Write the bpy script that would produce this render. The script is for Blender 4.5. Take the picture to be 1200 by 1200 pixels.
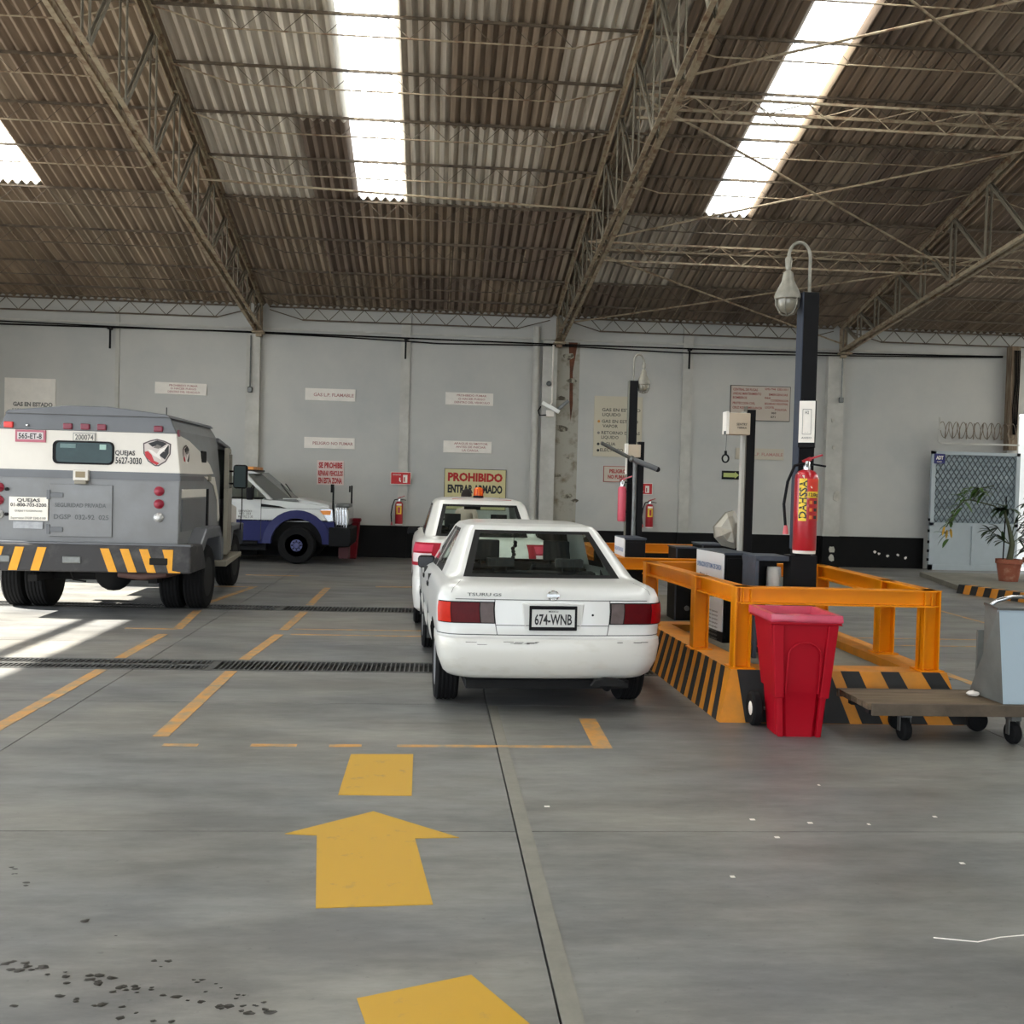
import bpy, bmesh, math, random
from mathutils import Vector, Matrix
rnd = random.Random(7)
scn = bpy.context.scene
for o in list(bpy.data.objects):
    bpy.data.objects.remove(o)
COL = scn.collection
PI = math.pi

# ------------------------------------------------------------------ camera, sky, sun, exposure
def make_camera():
    yaw, pitch, roll = .0752, -.0258, .0265
    f = Vector((math.sin(yaw)*math.cos(pitch), math.cos(yaw)*math.cos(pitch), math.sin(pitch)))
    r = Vector((math.cos(yaw), -math.sin(yaw), 0)); u = r.cross(f)
    c, s = math.cos(roll), math.sin(roll)
    r2 = c*r+s*u; u2 = -s*r+c*u
    cam = bpy.data.cameras.new('camera'); cam.sensor_width = 36; cam.lens = 36; cam.clip_end = 300
    o = bpy.data.objects.new('camera', cam); COL.objects.link(o)
    m = Matrix(((r2.x, u2.x, -f.x, 0), (r2.y, u2.y, -f.y, 0), (r2.z, u2.z, -f.z, 1.65), (0, 0, 0, 1)))
    o.matrix_world = m
    scn.camera = o
make_camera()
w = bpy.data.worlds.new('sky'); scn.world = w; w.use_nodes = True
bg = w.node_tree.nodes['Background']; bg.inputs[0].default_value = (.86, .93, 1, 1); bg.inputs[1].default_value = 2.3
sun = bpy.data.lights.new('sun', 'SUN'); sun.energy = 15.0; sun.angle = .009; sun.color = (1, .95, .86)
so = bpy.data.objects.new('sun', sun); COL.objects.link(so)
so.rotation_euler = Vector((1, -.16, -.71)).to_track_quat('-Z', 'Y').to_euler()
scn.view_settings.view_transform = 'Standard'; scn.view_settings.look = 'None'
scn.view_settings.gamma = 1; scn.view_settings.use_curve_mapping = False
scn.view_settings.exposure = 1.17
scn.cycles.use_denoising = True
scn.cycles.max_bounces = 8; scn.cycles.diffuse_bounces = 5; scn.cycles.glossy_bounces = 4
scn.cycles.transparent_max_bounces = 12; scn.cycles.caustics_reflective = False; scn.cycles.caustics_refractive = False
scn.cycles.sample_clamp_indirect = 6

# ------------------------------------------------------------------ materials
def lin(v):
    v /= 255
    return v/12.92 if v <= .04045 else ((v+.055)/1.055)**2.4
def C(r, g, b): return (lin(r), lin(g), lin(b), 1)
MATS = {}
def mat(name, col, rough=.6, metal=0, var=0, scale=4, bump=0, spec=.5, col2=None, thresh=None, coat=0, stretch=(1, 1, 1)):
    """procedural: base colour varied by noise towards col2 (or darker), optional patchy wear and bump"""
    if name in MATS: return MATS[name]
    m = bpy.data.materials.new(name); m.use_nodes = True; nt = m.node_tree; N = nt.nodes; L = nt.links
    b = N['Principled BSDF']; b.inputs['Roughness'].default_value = rough; b.inputs['Metallic'].default_value = metal
    b.inputs['Base Color'].default_value = col; b.inputs['Specular IOR Level'].default_value = spec
    b.inputs['Coat Weight'].default_value = coat; b.inputs['Coat Roughness'].default_value = .06
    if var or bump:
        g = N.new('ShaderNodeNewGeometry'); mp = N.new('ShaderNodeMapping'); mp.inputs['Scale'].default_value = stretch
        L.new(g.outputs['Position'], mp.inputs[0])
        n = N.new('ShaderNodeTexNoise'); n.inputs['Scale'].default_value = scale; n.inputs['Detail'].default_value = 7
        n.inputs['Roughness'].default_value = .62; L.new(mp.outputs[0], n.inputs['Vector'])
        if var:
            r = N.new('ShaderNodeValToRGB')
            if thresh: r.color_ramp.elements[0].position, r.color_ramp.elements[1].position = thresh
            else: r.color_ramp.elements[0].position, r.color_ramp.elements[1].position = .3, .7
            c2 = col2 or tuple(c*(1-var) for c in col[:3])+(1,)
            r.color_ramp.elements[0].color = col; r.color_ramp.elements[1].color = c2
            L.new(n.outputs['Fac'], r.inputs[0]); L.new(r.outputs[0], b.inputs['Base Color'])
        if bump:
            bp = N.new('ShaderNodeBump'); bp.inputs['Strength'].default_value = bump; bp.inputs['Distance'].default_value = .02
            L.new(n.outputs['Fac'], bp.inputs['Height']); L.new(bp.outputs[0], b.inputs['Normal'])
    MATS[name] = m; return m
def glass_mat(name, tint, tr=.6, rough=.02):
    if name in MATS: return MATS[name]
    m = bpy.data.materials.new(name); m.use_nodes = True; nt = m.node_tree; N = nt.nodes; L = nt.links
    N.remove(N['Principled BSDF']); out = N['Material Output']
    t = N.new('ShaderNodeBsdfTransparent'); t.inputs[0].default_value = tuple(c*tr for c in tint[:3])+(1,)
    g = N.new('ShaderNodeBsdfGlossy'); g.inputs['Roughness'].default_value = rough
    fr = N.new('ShaderNodeFresnel'); ge = N.new('ShaderNodeNewGeometry'); mr = N.new('ShaderNodeMapRange')
    mr.inputs['To Min'].default_value = 1.5; mr.inputs['To Max'].default_value = 1/1.5; L.new(ge.outputs['Backfacing'], mr.inputs[0]); L.new(mr.outputs[0], fr.inputs[0])
    mx = N.new('ShaderNodeMixShader'); L.new(fr.outputs[0], mx.inputs[0]); L.new(t.outputs[0], mx.inputs[1]); L.new(g.outputs[0], mx.inputs[2])
    L.new(mx.outputs[0], out.inputs[0]); MATS[name] = m; return m

# ------------------------------------------------------------------ mesh helpers
class MB:
    def __init__(s): s.v = []; s.f = []; s.m = []; s.cm = 0
    def add(s, vs, fs):
        n = len(s.v); s.v += [tuple(v) for v in vs]; s.f += [tuple(i+n for i in f) for f in fs]; s.m += [s.cm]*len(fs); return s
    def box(s, x0, x1, y0, y1, z0, z1):
        return s.hexa([(x0, y0, z0), (x1, y0, z0), (x1, y1, z0), (x0, y1, z0), (x0, y0, z1), (x1, y0, z1), (x1, y1, z1), (x0, y1, z1)])
    def hexa(s, p):
        return s.add(p, [(3, 2, 1, 0), (4, 5, 6, 7), (0, 1, 5, 4), (1, 2, 6, 5), (2, 3, 7, 6), (3, 0, 4, 7)])
    def bar(s, p, q, a, b=None, up=(0, 0, 1)):
        """rectangular bar from p to q: a across, b along up"""
        b = b or a; p = Vector(p); q = Vector(q); d = (q-p).normalized(); u = Vector(up)
        if abs(d.dot(u)) > .98: u = Vector((0, 1, 0))
        x = d.cross(u).normalized(); y = x.cross(d).normalized()
        c = [(-a/2, -b/2), (a/2, -b/2), (a/2, b/2), (-a/2, b/2)]
        vs = [e+x*i+y*j for e in (p, q) for i, j in c]
        return s.add(vs, [(3, 2, 1, 0), (4, 5, 6, 7), (0, 1, 5, 4), (1, 2, 6, 5), (2, 3, 7, 6), (3, 0, 4, 7)])
    def tube(s, pts, r, n=8, closed=False, cap=True):
        pts = [Vector(p) for p in pts]; k = len(pts); rs = r if isinstance(r, (list, tuple)) else [r]*k
        vs = []; up = None
        for i in range(k):
            a = pts[(i-1) % k] if closed or i else pts[0]; b = pts[(i+1) % k] if closed or i < k-1 else pts[-1]
            d = (b-a).normalized()
            if up is None: up = Vector((0, 0, 1)) if abs(d.z) < .9 else Vector((1, 0, 0))
            x = d.cross(up).normalized(); up = x.cross(d).normalized()
            vs += [pts[i]+(x*math.cos(t*2*PI/n)+up*math.sin(t*2*PI/n))*rs[i] for t in range(n)]
        fs = [(i*n+t, ((i+1) % k)*n+t, ((i+1) % k)*n+(t+1) % n, i*n+(t+1) % n) for i in range(k if closed else k-1) for t in range(n)]
        if cap and not closed: fs += [tuple(range(n)), tuple((k-1)*n+t for t in reversed(range(n)))]
        return s.add(vs, fs)
    def lathe(s, prof, c=(0, 0, 0), n=20, axis='z', sweep=None):
        vs = []; fs = []; k = len(prof)
        for t in range(n):
            a = t*2*PI/n
            for r, h in prof:
                x, y = r*math.cos(a), r*math.sin(a)
                p = {'z': (x, y, h), 'x': (h, x, y), 'y': (x, h, y)}[axis]
                vs.append((c[0]+p[0], c[1]+p[1], c[2]+p[2]))
        for t in range(n):
            for i in range(k-1):
                fs.append((t*k+i, ((t+1) % n)*k+i, ((t+1) % n)*k+i+1, t*k+i+1))
        if prof[0][0] > 1e-6: fs.append(tuple(t*k for t in reversed(range(n))))
        if prof[-1][0] > 1e-6: fs.append(tuple(t*k+k-1 for t in range(n)))
        return s.add(vs, fs)
    def prism(s, poly, a, b, axis='y'):
        """2-D polygon extruded: axis y -> (x,z), axis x -> (y,z), axis z -> (x,y)"""
        n = len(poly)
        def P(p, h): return {'y': (p[0], h, p[1]), 'x': (h, p[0], p[1]), 'z': (p[0], p[1], h)}[axis]
        vs = [P(p, a) for p in poly]+[P(p, b) for p in poly]
        fs = [tuple(range(n)), tuple(range(2*n-1, n-1, -1))]+[(i+n, (i+1) % n+n, (i+1) % n, i) for i in range(n)]
        return s.add(vs, fs)
    def ball(s, c, r, n=12, sz=1):
        k = n//2
        return s.lathe([(max(1e-7, r*math.sin(PI*i/k)), -r*math.cos(PI*i/k)*sz) for i in range(k+1)], c, n)
    def grid(s, rows):
        k = len(rows[0]); vs = [p for r in rows for p in r]
        return s.add(vs, [(i*k+j, i*k+j+1, (i+1)*k+j+1, (i+1)*k+j) for i in range(len(rows)-1) for j in range(k-1)])
    def xf(s, M, start=0):
        s.v[start:] = [tuple(M @ Vector(v)) for v in s.v[start:]]; return s
    def mesh(s, name, mats, smooth=False, fix=True):
        me = bpy.data.meshes.new(name); me.from_pydata(s.v, [], s.f)
        for m in (mats if isinstance(mats, (list, tuple)) else [mats]): me.materials.append(m)
        if any(s.m): me.polygons.foreach_set('material_index', s.m)
        if fix:
            bm = bmesh.new(); bm.from_mesh(me); bmesh.ops.remove_doubles(bm, verts=bm.verts, dist=1e-6)
            bmesh.ops.recalc_face_normals(bm, faces=bm.faces); bm.to_mesh(me); bm.free()
        if smooth: smooth_angle(me, smooth if smooth is not True else 40)
        return me
    def build(s, name, mats, parent=None, smooth=False, bevel=0, loc=None, fix=True):
        o = link(name, s.mesh(name, mats, smooth, fix), parent)
        if loc: o.location = loc
        if bevel:
            md = o.modifiers.new('b', 'BEVEL'); md.width = bevel; md.segments = 2; md.limit_method = 'ANGLE'; md.angle_limit = .6
        return o
def smooth_angle(me, deg):
    me.polygons.foreach_set('use_smooth', [True]*len(me.polygons))
    try: me.set_sharp_from_angle(angle=math.radians(deg))
    except Exception: pass
def link(name, data, parent=None):
    o = bpy.data.objects.new(name, data); COL.objects.link(o); o.parent = parent; return o
def tag(o, label=None, cat=None, group=None, kind=None):
    for k, v in (('label', label), ('category', cat), ('group', group), ('kind', kind)):
        if v: o[k] = v
    return o
def thing(name, label, cat, loc=(0, 0, 0), rz=0, group=None):
    o = link(name, None); o.location = loc; o.rotation_euler = (0, 0, rz); o.empty_display_size = .1
    return tag(o, label, cat, group)
def struct(name):
    o = link(name, None); o['kind'] = 'structure'; return o
def dup(o, parent=None, first=True):
    c = o.copy(); COL.objects.link(c); c.parent = parent
    for ch in [x for x in KIDS(o)]: dup(ch, c)
    return c
def KIDS(o): return [x for x in bpy.data.objects if x.parent == o]
def text_mesh(mb, lines, font_w=None):
    """lines: (string, x, z, height, width) laid in the XZ plane at y=0 facing -Y, centred on x; baseline z"""
    for st, x, z, h, wd in lines:
        cu = bpy.data.curves.new('t', 'FONT'); cu.body = st; cu.size = 1; cu.align_x = 'CENTER'; cu.resolution_u = 2; cu.offset = .05 if h > .0755 else .022
        ob = bpy.data.objects.new('t', cu); COL.objects.link(ob)
        me = bpy.data.meshes.new_from_object(ob.evaluated_get(bpy.context.evaluated_depsgraph_get()))
        xs = [v.co.x for v in me.vertices]; bw = max(xs)-min(xs); mid = (max(xs)+min(xs))/2
        sx = (wd/bw) if wd else h/.72; sz = h/.72
        mb.add([((v.co.x-mid)*sx+x, 0, v.co.y*sz+z) for v in me.vertices], [tuple(p.vertices) for p in me.polygons])
        bpy.data.objects.remove(ob); bpy.data.meshes.remove(me); bpy.data.curves.remove(cu)
    return mb
def text_obj(lines, m, parent, loc, rz=0, name='lettering', rx=0):
    mb = text_mesh(MB(), lines); o = mb.build(name, m, parent, fix=False); o.location = loc; o.rotation_euler = (rx, 0, rz); return o

M_black = mat('black paint', C(13, 13, 16), .6, var=.3, scale=6, spec=.18)
M_dark = mat('dark rubber', C(18, 18, 19), .9, var=.4, scale=20, spec=.15)
M_chrome = mat('bright metal', C(200, 202, 204), .2, 1)
M_steel = mat('grey steel', C(120, 122, 120), .45, .7, var=.4, scale=8)
M_white = mat('white sign paint', C(236, 230, 220), .6, var=.12, scale=5)
M_redink = mat('red lettering', C(168, 40, 42), .6)
M_blackink = mat('black lettering', C(30, 30, 32), .6)
M_grayink = mat('faded grey lettering', C(120, 118, 112), .6)
M_fadeink = mat('faded pink lettering', C(176, 128, 122), .6)
# ------------------------------------------------------------------ the hall
WY = 22.6                       # face of the back wall
def RZ(y): return 5.43+.2536*(WY-y) if y >= 9 else 5.43+.2536*(WY-9)-.2536*(9-y)
TX = [-10.35, -3.85, 2.62, 9.02, 15.4]       # truss lines

def floor_mat():
    m = bpy.data.materials.new('stained concrete'); m.use_nodes = True; nt = m.node_tree; N = nt.nodes; L = nt.links
    b = N['Principled BSDF']; g = N.new('ShaderNodeNewGeometry')
    def noise(scale, detail, st=(1, 1, 1), rough=.6):
        mp = N.new('ShaderNodeMapping'); mp.inputs['Scale'].default_value = st; L.new(g.outputs['Position'], mp.inputs[0])
        n = N.new('ShaderNodeTexNoise'); n.inputs['Scale'].default_value = scale; n.inputs['Detail'].default_value = detail
        n.inputs['Roughness'].default_value = rough; L.new(mp.outputs[0], n.inputs['Vector']); return n.outputs['Fac']
    def ramp(f, a, b_, c1, c2):
        r = N.new('ShaderNodeValToRGB'); r.color_ramp.elements[0].position = a; r.color_ramp.elements[1].position = b_
        r.color_ramp.elements[0].color = c1; r.color_ramp.elements[1].color = c2; L.new(f, r.inputs[0]); return r.outputs[0]
    def mix(t, f, a, b_):
        x = N.new('ShaderNodeMix'); x.data_type = 'RGBA'; x.blend_type = t
        if hasattr(f, 'is_linked'): L.new(f, x.inputs[0])
        else: x.inputs[0].default_value = f
        L.new(a, x.inputs[6]); L.new(b_, x.inputs[7]); return x.outputs[2]
    big = ramp(noise(.35, 6, (1, 1.6, 1)), .32, .7, C(116, 118, 119), C(144, 140, 130))
    blot = ramp(noise(1.3, 8, (.6, 1.8, 1), .7), .38, .62, (.62, .62, .63, 1), (1, 1, 1, 1))
    fine = ramp(noise(14, 8, (.25, 1, 1), .7), .3, .7, (.76, .76, .76, 1), (1.05, 1.05, 1.05, 1))
    speck = ramp(noise(30, 4, (1, 1, 1), .5), .25, .34, (.6, .6, .6, 1), (1, 1, 1, 1))
    c = mix('MULTIPLY', 1, big, blot); c = mix('MULTIPLY', 1, c, fine); c = mix('MULTIPLY', .6, c, speck)
    L.new(c, b.inputs['Base Color'])
    rr = ramp(noise(1.1, 6, (.7, 1.6, 1)), .3, .7, (.34, .34, .34, 1), (.56, .56, .56, 1)); L.new(rr, b.inputs['Roughness'])
    bp = N.new('ShaderNodeBump'); bp.inputs['Strength'].default_value = .12; bp.inputs['Distance'].default_value = .01
    L.new(noise(9, 8), bp.inputs['Height']); L.new(bp.outputs[0], b.inputs['Normal'])
    MATS['floor'] = m; return m
M_floor = floor_mat()
M_joint = mat('joint dirt', C(38, 37, 35), .9)
M_strip = mat('concrete patch strip', C(130, 127, 117), .6, var=.25, scale=7, bump=.2)
def paint_mat(name, col, base, lo, hi, scale=5):
    """worn floor paint: colour with worn-through spots where the concrete shows"""
    return mat(name, col, .5, var=1, scale=scale, col2=base, thresh=(lo, hi))
M_yel = paint_mat('worn yellow floor paint', C(186, 144, 32), C(128, 112, 84), .60, .78, 9)
M_ora = paint_mat('worn orange floor paint', C(196, 142, 72), C(140, 132, 112), .42, .66, 7)

floor = struct('floor')
b_ = MB().box(-22, 18, -14, WY+.3, -.5, -.03); b_.build('subfloor', M_joint, floor)
XE = [-22, -14, -9.9, -5.6, -2.53, .425, 3.95, 8.3, 12.6, 18]
YE = [-14, -6, -1, 2.0, 4.83, 7.63]
G1, G2 = (8.9, 9.42), (13.02, 13.56)         # drain channels
rows = [(YE[i], YE[i+1]) for i in range(5)]+[(7.63, G1[0]), (G1[1], 11.0-.6), (10.4, G2[0]), (G2[1], 16.5), (16.5, 19.6), (19.6, WY+.2)]
for y0, y1 in rows:
    for i in range(len(XE)-1):
        x0, x1 = XE[i], XE[i+1]
        MB().box(x0+.004, x1-.004, y0+.004, y1-.004, -.08, 0).build('floor_slab', M_floor, floor)
# repaired strip along the joint
MB().box(.43, .50, -2, 7.6, -.01, .0025).build('joint_strip', M_strip, floor)
for x0, x1 in ((-22, -9.9), (4.7, 18)):
    for a, b in (G1, G2): MB().box(x0, x1, a+.004, b-.004, -.08, 0).build('floor_slab', M_floor, floor)

def mark(poly, m, label, name='floor_marking', z=.003):
    mb = MB(); n = len(poly); mb.prism(poly, .0005, z, 'z'); o = mb.build(name, m, floor); return o
mark([(-.47, 6.2), (-.095, 6.21), (-.085, 5.38), (-.47, 5.39)], M_yel, '', 'arrow_tail_block')
mark([(-.27, 5.12), (.15, 4.74), (-.055, 4.73), (.03, 3.98), (-.42, 3.95), (-.51, 4.77), (-.66, 4.79)], M_yel, '', 'floor_arrow')
mark([(-.21, 3.25), (.16, 3.4), (.34, 3.06), (.55, 2.5), (0, 2.4)], M_yel, '', 'floor_arrow')
def line(p, q, wd, m=None):
    p = Vector(p); q = Vector(q); d = (q-p).normalized(); n = Vector((-d.y, d.x))*wd/2
    mark([tuple(p-n), tuple(q-n), tuple(q+n), tuple(p+n)], m or M_ora, '', 'floor_line')
for p, q, wd in [((-1.70, 6.6), (-1.70, 8.86), .10), ((-1.70, 9.45), (-1.62, 11.0), .10), ((-1.62, 11.35), (-1.6, 12.95), .10), ((-1.62, 13.65), (-1.62, 15.9), .1),
                 ((-1.52, 11.42), (-.04, 11.45), .05), ((-1.5, 11.03), (-.04, 11.03), .05),
                 ((-2.78, 4.9), (-2.78, 8.86), .10), ((-2.80, 9.45), (-2.80, 10.9), .10), ((-2.75, 11.3), (-2.9, 12.9), .10), ((-2.95, 13.7), (-2.72, 15.9), .09),
                 ((-3.3, 11.3), (-2.75, 11.3), .06), ((-3.4, 15.8), (-2.7, 15.85), .08), ((-.9, 16.2), (.2, 16.3), .15),
                 ((-1.63, 6.39), (-1.42, 6.39), .055), ((-1.1, 6.4), (-.82, 6.4), .055), ((-.62, 6.4), (-.42, 6.41), .055), ((-.2, 6.41), (1.05, 6.42), .05),
                 ((1.10, 6.38), (1.12, 7.2), .12), ((4.80, 7.6), (4.79, 10.4), .09), ((3.9, 11.43), (7.6, 11.43), .05), ((3.9, 10.9), (7.6, 10.9), .05),
                 ((7.2, 11.3), (7.38, 15.2), .06), ((-3.2, 17.8), (-2.3, 17.8), .12)]:
    line(p, q, wd)
# drain channels with bar grates
M_grate = mat('grey grate steel', C(98, 98, 96), .5, .6, var=.3, scale=20)
M_pit = mat('drain pit', C(10, 10, 10), .9)
def channel(y0, y1, x0, x1, split, pitch):
    dr = link('drain_channel', None, floor)
    mb = MB().box(x0, x1, y0, y1, -.20, -.19).box(x0, x1, y0, y0+.01, -.2, 0).box(x0, x1, y1-.01, y1, -.2, 0); mb.build('pit', M_pit, dr)
    mb = MB()
    mb.box(x0, x1, y0+.01, y0+.05, -.03, .002).box(x0, x1, y1-.05, y1-.01, -.03, .002)
    for s in split: mb.box(s-.05, s-.035, y0+.02, y1-.02, -.03, .002).box(s+.035, s+.05, y0+.02, y1-.02, -.03, .002).box(s-.03, s+.03, y0+.02, y1-.02, -.03, -.002)
    x = x0
    while x < x1:
        if all(abs(x-s) > .055 for s in split): mb.box(x, x+.012, y0+.04, y1-.04, -.03, 0)
        x += pitch
    xs = split[0]
    mb.box(x0, xs, (y0+y1)/2-.03, (y0+y1)/2+.03, -.03, .001)
    o = mb.build('grate', M_grate, dr); o['kind'] = 'stuff'
channel(G1[0], G1[1], -9.9, 4.7, [-1.92], .042)
channel(G2[0], G2[1], -9.9, 4.7, [-1.95], .045)
# wet drips on the slab
M_wet = mat('wet stain', C(40, 37, 32), .38, var=.3, scale=30, spec=.4)
mb = MB()
def drip(x, y, r):
    n = 9; a0 = rnd.random()*6; rr = [r*rnd.uniform(.6, 1.15) for _ in range(n)]
    vs = [(x+rr[i]*1.3*math.cos(a0+i*2*PI/n), y+rr[i]*math.sin(a0+i*2*PI/n), .0012) for i in range(n)]
    mb.add(vs+[(x, y, .0022)], [(i, (i+1) % n, n) for i in range(n)])
for p, q, k, sp, r in [((-1.39, 3.51), (-.43, 3.15), 46, .03, .015), ((-1.77, 4.41), (-1.5, 4.08), 6, .02, .012), ((-1.26, 3.86), (-.83, 3.47), 7, .02, .012),
                       ((-1.16, 3.30), (-.75, 3.1), 10, .03, .014), ((-.75, 3.4), (-.45, 3.18), 14, .03, .012), ((-1.4, 3.27), (-1.2, 3.22), 3, .02, .012), ((-2.2, 4.6), (-1.8, 5.6), 3, .2, .012), ((-1.0, 3.33), (-.9, 3.33), 3, .02, .012)]:
    for i in range(k):
        t = rnd.random(); drip(p[0]+(q[0]-p[0])*t+rnd.gauss(0, sp*.5), p[1]+(q[1]-p[1])*t+rnd.gauss(0, sp*.6), r*rnd.uniform(.4, 1.1))
tag(mb.build('wet_spots', M_wet, fix=False), 'trail of small dark wet drips on the concrete at the lower left', 'stain', kind='stuff')
mb = MB()
mb.tube([(1.9, 3.66, 0), (2.05, 3.62, .001), (2.16, 3.66, .0), (2.3, 3.68, .001)], .0025, 4)
for x, y in ((1.66, 4.74), (1.9, 4.95), (2.2, 4.93), (2.6, 5.05), (1.62, 5.0), (2.4, 4.4), (2.2, 5.6), (1.3, 4.25), (.6, 5.2)):
    mb.box(x, x+rnd.uniform(.01, .03), y, y+.02, 0, .002)
tag(mb.build('litter', M_white, fix=False), 'tiny scraps of white litter scattered over the bare concrete', 'litter', kind='stuff')

# ---- back wall
M_wall = mat('pale grey wall paint', C(192, 190, 183), .7, var=1, scale=.5, col2=C(173, 174, 171), bump=.05)
M_pill = mat('pale pillar paint', C(194, 192, 184), .7, var=1, scale=3, col2=C(172, 170, 162))
M_band = mat('black wall band', C(11, 11, 12), .7, var=.4, scale=5, spec=.2)
M_peel = mat('peeling stained plaster', C(160, 156, 144), .85, var=1, scale=3.5, col2=C(112, 102, 82), thresh=(.52, .72), bump=.5)
M_rust = mat('rust brown', C(112, 66, 42), .85, var=1, scale=6, col2=C(70, 42, 30))
wall = struct('wall_back')
wm = MB(); wm.box(-10.4, 13.2, WY, WY+.2, -.1, 5.45)
wm.box(13.2, 18, WY, WY+.2, 3.6, 5.45).box(15.2, 18, WY, WY+.2, -.1, 3.6)
wm.build('wall_panel', M_wall, wall)
PILL = []
for x0, x1 in [(-10.4, -10.1), (-6.9, -6.82), (-4.12, -3.83), (-.82, -.62), (2.28, 2.6), (5.43, 5.66), (8.72, 9.1), (12.95, 13.2)]:
    pr_ = .03 if x0 in (-6.9,) else (.06 if x1-x0 < .25 else .16)
    PILL.append((x0, struct('trim_%d' % (len(PILL)+1))))
    MB().box(x0, x1, WY-pr_, WY-.001, 0, 5.25 if pr_ < .1 else 4.85).build('pillar', M_pill, PILL[-1][1])
for x0, x1 in [(-10.4, -4.12), (-3.83, 2.28), (2.6, 8.72), (9.1, 11.14)]:
    MB().box(x0, x1, WY-.012, WY+.02, -.02, .70).build('painted_band', M_band, wall)
for x0, x1, z in [(2.28, 2.6, .7), (8.72, 9.1, .7), (-.82, -.62, .7), (5.43, 5.66, .7), (-4.12, -3.83, .7)]:
    d = .172 if x0 in (2.28, 8.72, -4.12) else .072
    MB().box(x0-.012, x1+.012, WY-d, WY-.013, -.02, z).build('painted_band', M_band, dict(PILL)[x0])
# upper ledge course
MB().box(-10.4, 18, WY-.05, WY, 4.88, 4.92).build('wall_ledge', M_pill, wall)
# peeling strip right of the centre pillar, rust run and stains
MB().box(2.6, 3.12, WY-.006, WY, .7, 4.85).build('stained_plaster', M_peel, wall)
MB().prism([(2.86, 4.85), (3.06, 4.85), (2.97, 4.2), (2.99, 3.5), (2.95, 3.1), (2.91, 3.6), (2.9, 4.3)], WY-.012, WY, 'y').build('rust_stain', M_rust, wall)
for (x, z, s) in [(2.86, 4.55, .17), (2.93, 4.0, .12), (2.75, 2.95, .16), (2.9, 1.45, .14), (3.1, 1.35, .09), (2.72, 3.6, .12), (2.7, 1.9, .1), (2.95, 2.3, .07)]:
    pl = [(x+s*rnd.uniform(.5, 1)*math.cos(a*PI/4)*1.2, z+s*rnd.uniform(.25, .6)*math.sin(a*PI/4)) for a in range(8)]
    MB().prism(pl, WY-.02, WY, 'y').build('plaster_patch', mat('broken plaster', C(84, 78, 66), .9, var=1, scale=9, col2=C(160, 156, 140), thresh=(.45, .6)), wall)
for (x, z, s) in [(9.0, 1.6, .16), (8.93, .4, .1), (8.93, .22, .1), (8.85, 3.3, .06), (8.9, 2.7, .06)]:
    pl = [(x+s*rnd.uniform(.4, .8)*math.cos(a*PI/4), z+s*rnd.uniform(.6, 1)*math.sin(a*PI/4)) for a in range(8)]
    MB().prism(pl, WY-.185, WY-.15, 'y').build('plaster_patch', mat('chipped plaster', C(196, 192, 180), .9, var=.3, scale=9), dict(PILL)[8.72])
for x, z in [(10.1, .32), (10.3, .28), (10.55, .3), (10.72, .24), (10.0, .36)]:
    MB().prism([(x+.05*rnd.uniform(.3, 1)*math.cos(a), z+.045*rnd.uniform(.3, 1)*math.sin(a)) for a in (0, 1, 2, 3, 4, 5)], WY-.016, WY, 'y').build('paint_chip', M_white, wall)
# rusty column beside the gate
RC = struct('trim_20'); MB().box(12.92, 13.12, WY-.27, WY-.05, 2.75, 5.1).build('rusty_column', mat('rust streaked concrete', C(150, 138, 118), .9, var=1, scale=5, col2=C(92, 66, 46), stretch=(3, 3, .4)), RC)
mb = MB()
for i in range(4):
    mb.tube([(12.98+.04*i, WY-.29, 5.0), (13.0+.03*i, WY-.31, 4.3), (12.97+.04*i, WY-.29, 3.7), (13.0+.02*i, WY-.30, 3.1)], .012, 6)
mb.build('cable', M_dark, RC)
# bright opening at the far right, its daylight put into a white panel
MB().box(13.2, 15.2, WY+.7, WY+.72, 0, 3.6).build('opening_backdrop', mat('sunlit white wall beyond', C(235, 238, 240), .8, var=.1), wall)
MB().box(13.2, 13.3, WY-.02, WY+.1, 0, 3.6).build('opening_jamb', M_pill, wall)

# other walls (out of frame)
wr = struct('wall_right'); MB().box(17.9, 18.1, -6, WY, 0, 7.6).build('wall_panel', M_wall, wr)
wl_ = struct('wall_left')
mb = MB().box(-10.5, -10.3, 17.0, WY, 0, 5.4).box(-10.5, -10.3, -4.5, 17, 5.0, 6.0)  # unseen wall, its opening cut short to keep sun off the pickup
# gable part above the eave line
mb.prism([(-4.5, 5.3), (WY, 5.3), (9, 8.78)], -10.5, -10.3, 'x'); mb.build('wall_panel', M_wall, wl_)
for y in (-4.4, 2.0, 16.8): MB().box(-10.52, -10.28, y, y+.25, 0, 5.0).build('pillar', M_pill, wl_)
MB().box(-10.42, -10.36, -4.4, 17, 4.56, 4.66).build('rail', M_steel, wl_)

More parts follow.
